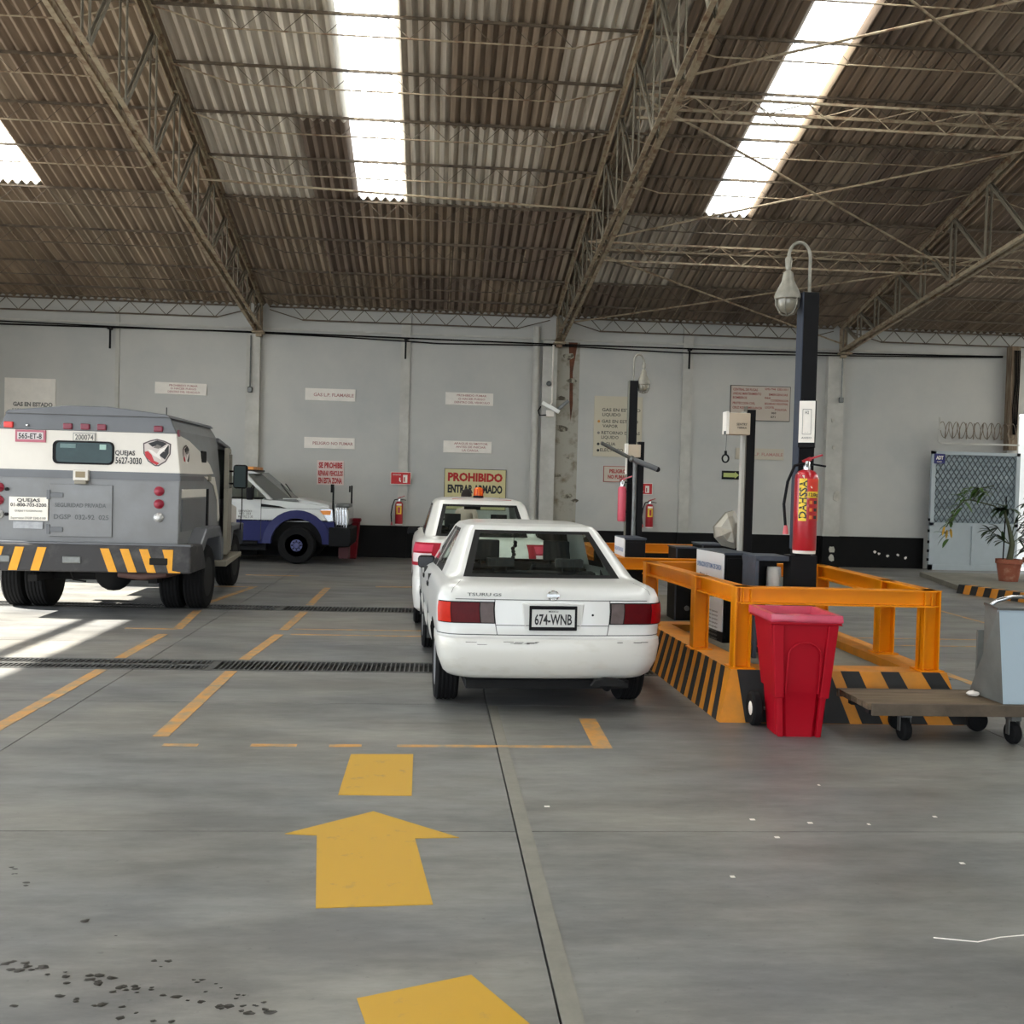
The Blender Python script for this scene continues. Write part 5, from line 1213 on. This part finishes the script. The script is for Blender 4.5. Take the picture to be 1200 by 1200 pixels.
# rear island equipment
lp2 = thing('lamp_post', 'slimmer black lamp post with small caged lamp on the rear island', 'lamp post', (2.33, 12.15, .16))
MB().box(-.05, .05, -.05, .05, 0, 2.78).build('column', M_black, lp2, bevel=.004)
MB().box(-.056, -.049, -.05, .05, .4, 2.78).build('side_face', mat('olive grey face', C(104, 104, 94), .6), lp2)
lamp_head(lp2, 2.78, .011, 1, .66, (.62, 0))
ps2 = thing('steel_post', 'black post with grey pipe standing just right of the rear lamp post', 'post', (2.41, 12.06, .16))
MB().box(-.02, .05, -.05, .05, 0, 2.05).build('column', M_black, ps2, bevel=.003)
MB().tube([(-.055, -.04, .80), (-.055, -.04, 2.0)], .028, 10).build('conduit', M_steel, ps2, 50)
rb2 = thing('reel_box', 'small pale electrical box on the rear lamp post above the pivoting arm', 'box', (2.32, 11.98, 2.02))
MB().box(-.075, .075, -.08, .03, 0, .15).build('case', mat('beige enamel', C(188, 172, 150), .5, var=.1), rb2, bevel=.006); MB().box(-.10, -.075, -.08, .04, 0, .16).build('side_plate', M_white, rb2)
MB().tube([(-.09, -.06, 0), (-.09, -.06, -.2)], .012, 6).build('conduit', M_white, rb2)
la = thing('swing_pipe', 'grey pivoting loading pipe crossing the rear lamp post at a slant', 'pipe', (2.28, 11.85, 1.98))
MB().tube([(-.38, -.1, .19), (.0, 0, .02)], .022, 12).build('upper_tube', M_steel, la, 50)
MB().tube([(.02, 0, .01), (.30, 0, -.09)], .032, 12).build('lower_tube', mat('mid grey tube', C(96, 98, 100), .5), la, 50)
MB().ball((.31, 0, -.095), .033, 10).build('end_cap', M_black, la, 50); MB().ball((.0, 0, .02), .04, 10).build('pivot', M_steel, la, 50)
e2 = extinguisher((2.215, 12.05, 1.26), .05, .42, 'slim pinkish red extinguisher on the left of the rear lamp post', hose=False)
for c in KIDS(e2):
    if c.name.startswith('cylinder'): c.data.materials[0] = mat('faded pink red', C(196, 74, 92), .4)
    elif c.name.startswith(('label', 'base')): bpy.data.objects.remove(c)
MB().box(.03, .08, -.01, .01, .10, .13).box(.03, .08, -.01, .01, .34, .37).build('wall_bracket', M_black, e2)
MB().box(-.03, .03, .08, .17, .5, .54).box(-.03, .03, .08, .17, .1, .14).build('wall_bracket', M_black, ext)
bxs = [('grey topped black housing, left of the pair on the rear island', 2.76, 3.0, 11.5, 11.9, .16, 1.0), ('black housing with bright edged lid, right of the pair on the rear island', 3.02, 3.27, 11.35, 11.8, .16, 1.05)]
for lb_, x0, x1, y0, y1, z0, z1 in bxs:
    t = thing('meter_housing', lb_, 'housing', ((x0+x1)/2, (y0+y1)/2, z0)); w2 = (x1-x0)/2; d2 = (y1-y0)/2
    MB().box(-w2, w2, -d2, d2, 0, z1-z0-.015).build('body', M_cab, t, bevel=.005); MB().box(-w2-.01, w2+.01, -d2-.01, d2+.01, z1-z0-.015, z1-z0).build('lid', M_cabt, t)
    MB().box(-w2-.004, -w2+.012, -d2-.004, -d2+.01, 0, z1-z0-.02).build('edge_trim', M_cabt, t)
    MB().lathe([(.03, 0), (.03, -.015)], (.02, -d2, .14), 12, 'y').build('knob', M_steel, t)

# ------------------------------------------------------------------ red wheelie bin
M_bin = mat('red bin plastic', C(164, 6, 28), .5, var=.08, scale=6, spec=.2)
wb = thing('wheelie_bin', 'tall red two-wheeled bin with pink liner in front of the yellow frame', 'bin', (2.50, 6.86, 0), -.04)
# tapered tub: levels from foot to rim (half width, depth front, depth back)
lv = [(0, .145, -.13, .18), (.30, .165, -.145, .23), (.31, .18, -.15, .24), (.42, .19, -.16, .26), (.775, .222, -.20, .31)]
mb = MB(); rws = []
for z, w_, f_, b_ in lv:
    c = .06; rws.append([(-w_+c, f_, z), (w_-c, f_, z), (w_, f_+c, z), (w_, b_-c, z), (w_-c, b_, z), (-w_+c, b_, z), (-w_, b_-c, z), (-w_, f_+c, z), (-w_+c, f_, z)])
mb.grid(rws); n = 8; mb.f.append(tuple(reversed(range(8)))); mb.m.append(0); mb.build('tub', M_bin, wb, 35)
# front pilasters and arched recess rim
pil = MB()
for s_ in (-1, 1):
    pil.hexa([(s_*.185, -.17, .27), (s_*.12, -.175, .27), (s_*.12, -.12, .27), (s_*.185, -.10, .27), (s_*.222, -.215, .77), (s_*.15, -.22, .77), (s_*.15, -.15, .77), (s_*.222, -.15, .77)])
    pil.hexa([(s_*.148, -.145, .0), (s_*.11, -.15, .0), (s_*.11, -.10, .0), (s_*.148, -.10, .0), (s_*.17, -.165, .31), (s_*.13, -.17, .31), (s_*.13, -.12, .31), (s_*.185, -.12, .31)])
pil.build('side_ribs', M_bin, wb, bevel=.008)['kind'] = 'stuff'
ar = MB(); pts = [(-.11, -.166, .30)]+[(.11*-math.cos(a*PI/10), -.205+(.0), .56+.09*math.sin(a*PI/10)) for a in range(11)]+[(.11, -.166, .30)]
ar.tube(pts, .007, 6, cap=True); ar.build('arched_rib', M_bin, wb, 50)
rim = MB(); w_, f_, b_ = .236, -.225, .33
for z0, z1, e, m_ in ((.77, .825, 0, 0),):
    for a in ((-w_, w_, f_, f_+.03), (-w_, w_, b_-.03, b_), (-w_, -w_+.03, f_, b_), (w_-.03, w_, f_, b_)): rim.box(a[0], a[1], a[2], a[3], z0, z1)
rim.build('rim', M_bin, wb, bevel=.008)
M_liner = mat('pink translucent liner', C(206, 70, 96), .35, var=.25, scale=9, coat=.3)
ln = MB(); rr = []
for z, e in ((.785, -.01), (.79, .006), (.80, .008), (.815, .006), (.838, .004), (.841, -.03), (.80, -.045), (.60, -.06)):
    w2, f2, b2 = w_+e, f_-e, b_+e
    rr.append([(-w2, f2, z+rnd.uniform(-.006, .006)), (-w2/3, f2-.002, z+rnd.uniform(-.008, .008)), (w2/3, f2, z), (w2, f2, z), (w2, (f2+b2)/2, z), (w2, b2, z), (0, b2, z), (-w2, b2, z), (-w2, (f2+b2)/2, z), (-w2, f2, z+.0)])
ln.grid(rr); ln.build('liner', M_liner, wb, 45)
MB().box(-.20, .20, -.15, .25, .55, .56).build('inner_bottom', M_bin, wb)
for s_ in (-1, 1):
    tw = MB().lathe([(.05, -.03), (.105, -.035), (.12, -.02), (.12, .02), (.105, .035), (.05, .03)], (0, 0, 0), 24, 'x').build('wheel', M_tire, wb, 35); tw.location = (s_*.215, .20, .12)
    MB().lathe([(.05, s_*.03), (.03, s_*.036), (.001, s_*.04)], (0, 0, 0), 14, 'x').build('hubcap', M_white, tw, 40)
MB().tube([(-.2, .2, .12), (.2, .2, .12)], .012, 8).build('axle', M_steel, wb)
MB().tube([(-.16, .33, .74), (-.16, .40, .78), (.16, .40, .78), (.16, .33, .74)], .014, 8).build('push_handle', M_bin, wb, 50)

# ------------------------------------------------------------------ platform cart with metal hopper
M_wood = mat('weathered plank', C(122, 106, 84), .85, var=1, scale=5, col2=C(84, 70, 54), bump=.3, stretch=(.5, 6, 6))
ct = thing('platform_cart', 'low flatbed cart with weathered wooden planks on castors at the right edge', 'cart', (2.92, 6.50, 0), .0)
for i in range(5):
    MB().box(-.04+.0*i, 1.75, .02+.098*i, .02+.098*i+.093, .235+rnd.uniform(-.003, .003), .275).build('plank', M_wood, ct, bevel=.004)
MB().box(-.02, 1.76, -.005, .02, .20, .278).box(-.05, 1.76, .505, .53, .22, .278).build('side_rail', mat('dark weathered wood', C(92, 80, 66), .85, var=.4, scale=7, bump=.3), ct, bevel=.004)
MB().box(.0, 1.7, .1, .16, .19, .235).box(0, 1.7, .38, .44, .19, .235).build('bearer', M_frame, ct)
for x, y, lb_ in ((.28, .17, 1), (1.0, .09, 1), (.38, .46, 0), (.94, .44, 0), (1.6, .1, 1)):
    ca = MB().lathe([(.03, -.025), (.065, -.028), (.075, -.015), (.075, .015), (.065, .028), (.03, .025)], (0, 0, 0), 20, 'x' if lb_ else 'y').build('castor_wheel', M_tire, ct, 35); ca.location = (x, y, .075)
    MB().box(-.035, .035, -.04, .04, .085, .125).box(-.04, -.033, -.02, .02, -.01, .10).box(.033, .04, -.02, .02, -.01, .10).build('fork', M_steel, ca)
hp = thing('metal_hopper', 'pale blue grey chipped metal hopper bin standing on the flatbed cart', 'hopper', (3.80, 6.55, .279))
M_hop = mat('chipped pale blue enamel', C(168, 184, 194), .45, var=1, scale=9, col2=C(96, 92, 86), thresh=(.68, .76), bump=.1)
M_hop2 = mat('grey hopper side', C(112, 114, 110), .6, var=.3, scale=6)
Z1 = .64
MB().hexa([(.01, -.02, 0), (.75, -.02, 0), (.75, .0, 0), (.01, .0, 0), (-.06, -.05, Z1), (.75, -.05, Z1), (.75, -.03, Z1), (-.06, -.03, Z1)]).build('front_wall', M_hop, hp)
sv = [(.01, -.02, 0), (-.06, -.05, Z1), (-.03, .18, Z1+.01), (.05, .32, .14), (-.0, .40, 0)]
MB().add(sv+[(x+.02, y, z) for x, y, z in sv], [(0, 1, 2, 3, 4), (9, 8, 7, 6, 5), (1, 2, 7, 6), (2, 3, 8, 7), (3, 4, 9, 8)]).build('side_wall', M_hop2, hp)
MB().box(.04, .75, .38, .40, 0, Z1-.2).box(.04, .75, .0, .4, .0, .02).build('back_wall', M_hop2, hp)
MB().bar((-.065, -.05, Z1), (.75, -.05, Z1), .02, .015).bar((-.065, -.05, Z1), (-.03, .18, Z1+.01), .015, .015).build('rim', M_steel, hp)
MB().tube([(-.03, .12, Z1), (.01, .1, Z1+.04), (.1, .08, Z1+.07), (.5, .08, Z1+.07)], .014, 10).build('handle', M_chrome, hp, 50)
pp = thing('paper_scrap', 'crumpled white paper on the cart planks by the hopper', 'litter', (3.74, 6.78, .279))
pm = MB().ball((0, 0, .022), .04, 8, .5); pm.v = [(v[0]*rnd.uniform(.7, 1.4), v[1]*rnd.uniform(.7, 1.2), v[2]*rnd.uniform(.8, 1.1)) for v in pm.v]; pm.build('wad', M_white, pp, fix=False)

# ------------------------------------------------------------------ side gate, razor coil, plants
M_gate = mat('pale blue grey gate paint', C(172, 182, 186), .5, var=.1, scale=3)
gt = thing('metal_gate', 'pale grey metal gate with diamond mesh upper half at the right of the wall', 'gate', (11.14, WY-.24, 0))
GW, GH = 2.07, 2.68
for a in ((0, .09, 0, GH), (GW-.09, GW, 0, GH), (0, GW, GH-.07, GH), (0, GW, 1.00, 1.07), (0, GW, 0, .12), (GW*.48, GW*.52, .1, 1.0)):
    MB().box(a[0], a[1], -.04, .03, a[2], a[3]).build('frame_bar', M_gate, gt)
MB().box(.09, GW*.48, -.01, .01, .12, 1.0).build('lower_panel', M_gate, gt); MB().box(GW*.52, GW-.09, -.01, .01, .12, 1.0).build('lower_panel', M_gate, gt)
MB().box(.09, GW-.09, .02, .03, 1.07, GH-.07).build('backing_glass', mat('dim frosted pane', C(120, 134, 140), .3, var=1, scale=2.2, col2=C(168, 180, 184), stretch=(.4, 1, 3)), gt)
ms_ = MB(); nx, nz = 15, 8; x0, x1, z0, z1 = .10, GW-.1, 1.08, GH-.08; cw, chh = (x1-x0)/nx, (z1-z0)/nz
for i in range(nx):
    for k in range(nz):
        cx, cz = x0+cw*(i+.5), z0+chh*(k+.5)
        q = [(cx-cw/2, 0, cz), (cx, 0, cz+chh/2), (cx+cw/2, 0, cz), (cx, 0, cz-chh/2)]
        for j in range(4): ms_.bar(q[j], q[(j+1) % 4], .012, .016, (0, 1, 0))
o = ms_.build('diamond_mesh', mat('mesh grey', C(84, 92, 96), .5), gt, fix=False); o['kind'] = 'stuff'
hs = MB()
for z in (.2, .4, .6, .85, 1.1): hs.box(-.03, .0, -.05, .0, z, z+.06)
o = hs.build('hinge_marks', M_dark, gt, fix=False); o['kind'] = 'stuff'
sgn = thing('alarm_sign', 'small blue alarm company sign with white letters on the gate top corner', 'sign', (11.30, WY-.295, 2.40))
MB().box(-.12, .13, 0, .012, 0, .22).build('plate', mat('navy blue plate', C(30, 34, 104), .4), sgn); text_obj([('ADT', .005, .095, .08, .17)], M_white, sgn, (0, -.004, 0)); text_obj([('ALARMA', .0, .03, .025, .12)], M_white, sgn, (0, -.004, 0))
rz_ = thing('razor_wire_coil', 'coil of rusty razor wire stretched above the side gate', 'wire', (11.25, WY-.38, 2.98))
cw_ = MB(); pts = [(1.75*i/150, .08*math.cos(i*2*PI/14), .17+.19*math.sin(i*2*PI/14)) for i in range(151)]
cw_.tube(pts, .008, 4, cap=False); pts = [(1.75*i/150+.05, .08*math.cos(-i*2*PI/17), .17+.17*math.sin(-i*2*PI/17)) for i in range(151)]; cw_.tube(pts, .008, 4, cap=False)
cw_.build('coil', mat('rusty wire', C(126, 112, 96), .7), rz_, 60)
MB().bar((-.02, 0, -.1), (-.02, 0, .45), .03).bar((0, 0, -.12), (1.85, 0, -.12), .035).build('support_rail', M_pill, rz_)

# plant terrace
tr = thing('plant_kerb', 'low raised kerb with yellow and black bands in front of the potted plants', 'kerb', (0, 0, 0))
TP = [(9.05, 16.95), (9.45, 15.0), (14, 15.0), (14, 20.4), (10.0, 20.4)]
MB().prism([(9.15, 16.95), (9.62, 15.0), (14, 15.0), (14, 20.4), (10.0, 20.4)], 0, .09, 'z').build('terrace_slab', M_slab, tr)
a, b_ = Vector((9.0, 17.0)), Vector((9.60, 14.9)); n = 15
for i in range(n):
    p = a+(b_-a)*i/n; q = a+(b_-a)*(i+1)/n
    MB().hexa([(p.x, p.y, 0), (q.x, q.y, 0), (q.x+.18, q.y+.05, 0), (p.x+.18, p.y+.05, 0), (p.x+.04, p.y, .15), (q.x+.04, q.y, .15), (q.x+.2, q.y+.05, .15), (p.x+.2, p.y+.05, .15)]).build('kerb_block', M_ck if i % 2 == 0 else M_cyd, tr)
M_terra = mat('terracotta', C(148, 84, 62), .85, var=1, scale=5, col2=C(186, 140, 116), thresh=(.52, .7))
M_leaf = mat('dark green leaf', C(44, 66, 38), .5, var=.4, scale=9); M_leaf2 = mat('light green leaf', C(84, 116, 58), .5, var=.3, scale=9); M_stem = mat('green brown stem', C(78, 84, 58), .7, var=.3)
def pot(t, r, h):
    MB().lathe([(r*.72, 0), (r*.9, h*.6), (r*.94, h*.78), (r*1.04, h*.8), (r*1.04, h), (r*.9, h), (r*.88, h*.9), (.001, h*.88)], n=24).build('pot', M_terra, t, 40)
def leaf(p, d, L_, w_, droop=.4):
    """one blade: midrib bending down"""
    p = Vector(p); d = Vector(d).normalized(); s_ = d.cross(Vector((0, 0, 1))).normalized(); mb = MB(); rr = []; q = p.copy(); dd = d.copy()
    for i in range(6):
        t = i/5; ww = w_*math.sin(PI*min(1, .08+t*.92))**.7 if i < 5 else .001
        rr.append([tuple(q-s_*ww/2+Vector((0, 0, .15*ww))), tuple(q), tuple(q+s_*ww/2+Vector((0, 0, .15*ww)))]); dd = (dd+Vector((0, 0, -droop*.25))).normalized(); q = q+dd*L_/5
    return mb.grid(rr)
pl1 = thing('potted_plant', 'leggy potted split-leaf plant with long branch reaching left over the gate', 'plant', (10.86, 18.6, .09))
pot(pl1, .23, .42)
MB().tube([(0, 0, .36), (.05, 0, .7), (-.02, 0, 1.0), (-.12, 0, 1.28), (-.1, 0, 1.45)], [.06, .05, .035, .025, .015], 8).build('stem', M_stem, pl1, 60)
MB().tube([(-.12, 0, .36), (-.1, 0, 1.6)], .012, 6).build('stake', M_black, pl1)
MB().tube([(-.1, 0, 1.28), (-.35, 0, 1.42), (-.8, 0, 1.52), (-1.0, 0, 1.5)], .014, 6).build('long_branch', M_stem, pl1)
for k in range(16):
    a = rnd.uniform(0, 2*PI); leaf((-.1, 0, 1.36), (math.cos(a), math.sin(a)*.6, rnd.uniform(-.1, .8)), rnd.uniform(.25, .4), .08, .9).build('leaf', M_leaf, pl1, 60, fix=False)
for k in range(44):      # feathery foliage at the end of the branch
    t = k/43; base = Vector((-.45-.75*t, rnd.uniform(-.08, .08), 1.62-.95*t*t*.9+.25*math.sin(t*PI)))
    leaf(base, (rnd.uniform(-1, .6), rnd.uniform(-.5, .5), rnd.uniform(-.5, .6)), rnd.uniform(.22, .36), .075, .8).build('leaf', M_leaf2, pl1, 60, fix=False)
MB().tube([(-.75, 0, 1.52), (-.6, 0, 1.75), (-.35, 0, 1.8)], .01, 5).tube([(-.9, 0, 1.52), (-1.1, 0, 1.3), (-1.25, 0, 1.0)], .01, 5).build('long_branch', M_stem, pl1)
for dx, dz in ((-.02, -.04), (.05, -.02), (-.07, .02)):
    leaf((-1.22+dx, 0, .98+dz), (dx*3, 0, -1), .18, .10, .1).build('yellow_leaf', mat('yellow leaf', C(222, 176, 60), .5), pl1, 60, fix=False)
for x, z, a in ((-.30, 1.0, PI), (-.35, .85, PI*1.05), (-.5, .95, PI*.95), (.15, .95, .4), (.2, .8, 0), (-.15, .75, PI*.8), (.1, 1.1, .7)):
    for k in range(5):
        leaf((x*.8, 0, z), (math.cos(a+(k-2)*.35), rnd.uniform(-.3, .3), math.sin(a+(k-2)*.35)*.9), .24, .07, .5).build('leaf', M_leaf, pl1, 60, fix=False)
    MB().tube([(0, 0, .7), (x*.8, 0, z)], .008, 5).build('leaf_stalk', M_stem, pl1)
pl2 = thing('potted_plant', 'bushy dark potted plant cut off by the right edge of the view', 'plant', (11.47, 18.7, .09))
pot(pl2, .24, .44)
for k in range(4): MB().tube([(0, 0, .4), (.03*k-.05, .02*k, .8), (.08*k-.12, 0, 1.35+.08*k)], .018, 6).build('stem', M_stem, pl2)
for k in range(90):
    a = rnd.uniform(0, 2*PI); z = rnd.uniform(.55, 1.75); leaf((.06*math.cos(a), .06*math.sin(a), z), (math.cos(a), math.sin(a), rnd.uniform(-.2, .7)), rnd.uniform(.28, .48), .08, .9).build('leaf', M_leaf, pl2, 60, fix=False)

# ------------------------------------------------------------------ person standing beyond the second saloon
def person(loc, rz):
    t = thing('person', 'dark-haired person in a pale shirt standing behind the second white saloon', 'person', loc, rz)
    J = {'pelvis': (0, 0, .92), 'waist': (0, 0, 1.04), 'chest': (0, .01, 1.25), 'neck': (0, 0, 1.40), 'head0': (0, -.01, 1.46),
         'shl': (-.17, 0, 1.34), 'ell': (-.23, .02, 1.07), 'wrl': (-.22, -.08, .84), 'shr': (.17, 0, 1.34), 'elr': (.23, .02, 1.07), 'wrr': (.22, -.08, .84),
         'hil': (-.09, 0, .88), 'knl': (-.10, -.02, .48), 'anl': (-.10, .02, .08), 'tol': (-.11, -.14, .04), 'hir': (.09, 0, .88), 'knr': (.10, -.02, .48), 'anr': (.10, .02, .08), 'tor': (.11, -.14, .04)}
    R_ = {'pelvis': .13, 'waist': .115, 'chest': .14, 'neck': .052, 'head0': .05, 'shl': .06, 'shr': .06, 'ell': .042, 'elr': .042, 'wrl': .028, 'wrr': .028, 'hil': .09, 'hir': .09, 'knl': .06, 'knr': .06, 'anl': .042, 'anr': .042, 'tol': .035, 'tor': .035}
    E = [('pelvis', 'waist'), ('waist', 'chest'), ('chest', 'neck'), ('neck', 'head0'), ('chest', 'shl'), ('shl', 'ell'), ('ell', 'wrl'), ('chest', 'shr'), ('shr', 'elr'), ('elr', 'wrr'), ('pelvis', 'hil'), ('hil', 'knl'), ('knl', 'anl'), ('anl', 'tol'), ('pelvis', 'hir'), ('hir', 'knr'), ('knr', 'anr'), ('anr', 'tor')]
    # palms and fingers
    for s_, w_ in ((-1, 'wrl'), (1, 'wrr')):
        wv = Vector(J[w_]); J['pa'+w_] = tuple(wv+Vector((0, -.01, -.07))); R_['pa'+w_] = .026; E.append((w_, 'pa'+w_))
        for f in range(4):
            y = -.035+.02*f; L_ = (.075, .085, .08, .065)[f]; a_ = 'f%d%s' % (f, w_); J[a_] = tuple(wv+Vector((0, y, -.10))); J[a_+'t'] = tuple(wv+Vector((-s_*.02, y, -.10-L_)))
            R_[a_] = .010; R_[a_+'t'] = .008; E += [('pa'+w_, a_), (a_, a_+'t')]
        J['th'+w_] = tuple(wv+Vector((-s_*.01, -.055, -.09))); R_['th'+w_] = .010; E.append(('pa'+w_, 'th'+w_))
    names = list(J); me = bpy.data.meshes.new('body'); me.from_pydata([J[n_] for n_ in names], [(names.index(a), names.index(b)) for a, b in E], [])
    o = link('body', me); o.modifiers.new('s', 'SKIN'); 
    for i, n_ in enumerate(names): me.skin_vertices[0].data[i].radius = (R_[n_]*1.0, R_[n_]*(.72 if n_ in ('pelvis', 'waist', 'chest') else 1)); me.skin_vertices[0].data[i].use_root = (n_ == 'pelvis')
    sb = o.modifiers.new('u', 'SUBSURF'); sb.levels = 1; sb.render_levels = 1
    ev = bpy.data.meshes.new_from_object(o.evaluated_get(bpy.context.evaluated_depsgraph_get())); bpy.data.objects.remove(o)
    M_skin = mat('skin', C(150, 104, 80), .6); M_sh = mat('pale shirt', C(190, 170, 160), .8, var=.1, scale=10); M_tr = mat('navy trousers', C(36, 40, 58), .8)
    ev.materials.clear(); [ev.materials.append(m) for m in (M_skin, M_sh, M_tr, M_black)]
    for p in ev.polygons:
        c = p.center; p.use_smooth = True
        p.material_index = 3 if c.z < .09 else 2 if c.z < .96 and abs(c.x) < .19 else 1 if (c.z < 1.40 and c.z > 1.05) or (c.z > .96 and abs(c.x) < .19 and c.z < 1.40) else 0
    link('body', ev, t)
    hd = MB().ball((0, 0, 0), .1, 20, 1.22); hd.v = [(v[0]*.78, v[1]*.95-(.0 if v[2] > 0 else .012), v[2]+1.555) for v in hd.v]; hd.build('head', M_skin, t, 80)
    MB().hexa([(-.012, -.108, 1.54), (.012, -.108, 1.54), (.012, -.09, 1.53), (-.012, -.09, 1.53), (-.006, -.098, 1.58), (.006, -.098, 1.58), (.006, -.085, 1.58), (-.006, -.085, 1.58)]).build('nose', M_skin, t)
    for s_ in (-1, 1):
        MB().ball((s_*.03, -.082, 1.572), .011, 8).build('eye', M_black, t, 60); MB().ball((s_*.079, .0, 1.555), .02, 8).build('ear', M_skin, t, 60)
    MB().box(-.024, .024, -.094, -.088, 1.502, 1.508).build('mouth', mat('lips', C(120, 70, 62), .6), t)
    hr = MB().ball((0, 0, 0), .108, 20, 1.15); hr.v = [(v[0]*.82, v[1]*.98+.012, (v[2] if v[2] > -.01 or v[1] > .02 else .0)+1.585) for v in hr.v]; hr.v = [(x, max(y, -.065) if z < 1.63 else y, z) for x, y, z in hr.v]
    hr.build('hair', mat('dark brown hair', C(38, 26, 22), .8, var=.3, scale=40), t, 80)
    return t
pr_ = person((.50, 16.3, 0), PI*.8); pr_.scale = (.925, .925, .925)

# alike things share a group phrase
GROUPS = {'saloon_car': 'white saloon cars in the middle lane', 'notice_sign': 'long white notices on the back wall', 'flammable_gas_sign': 'long white notices on the back wall', 'danger_sign': 'long white notices on the back wall', 'engine_off_sign': 'long white notices on the back wall',
          'gas_legend_sign': 'gas colour legend signs', 'extinguisher_sign': 'red extinguisher signs', 'fire_extinguisher': 'red fire extinguishers', 'lamp_post': 'black lamp posts on the islands', 'steel_post': 'black steel posts on the islands', 'reel_box': 'small boxes on the island posts',
          'guard_frame': 'orange yellow guard frames', 'loading_island': 'loading islands', 'meter_cabinet': 'black meter cabinets', 'meter_housing': 'black housings on the rear island', 'potted_plant': 'potted plants by the gate', 'cable_bracket': 'cable brackets on the wall', 'junction_box': 'electrical boxes on the pillars'}
for o in list(bpy.data.objects):
    if o.parent is None and o.get('label'):
        g = GROUPS.get(o.name.split('.')[0])
        if g: o['group'] = g
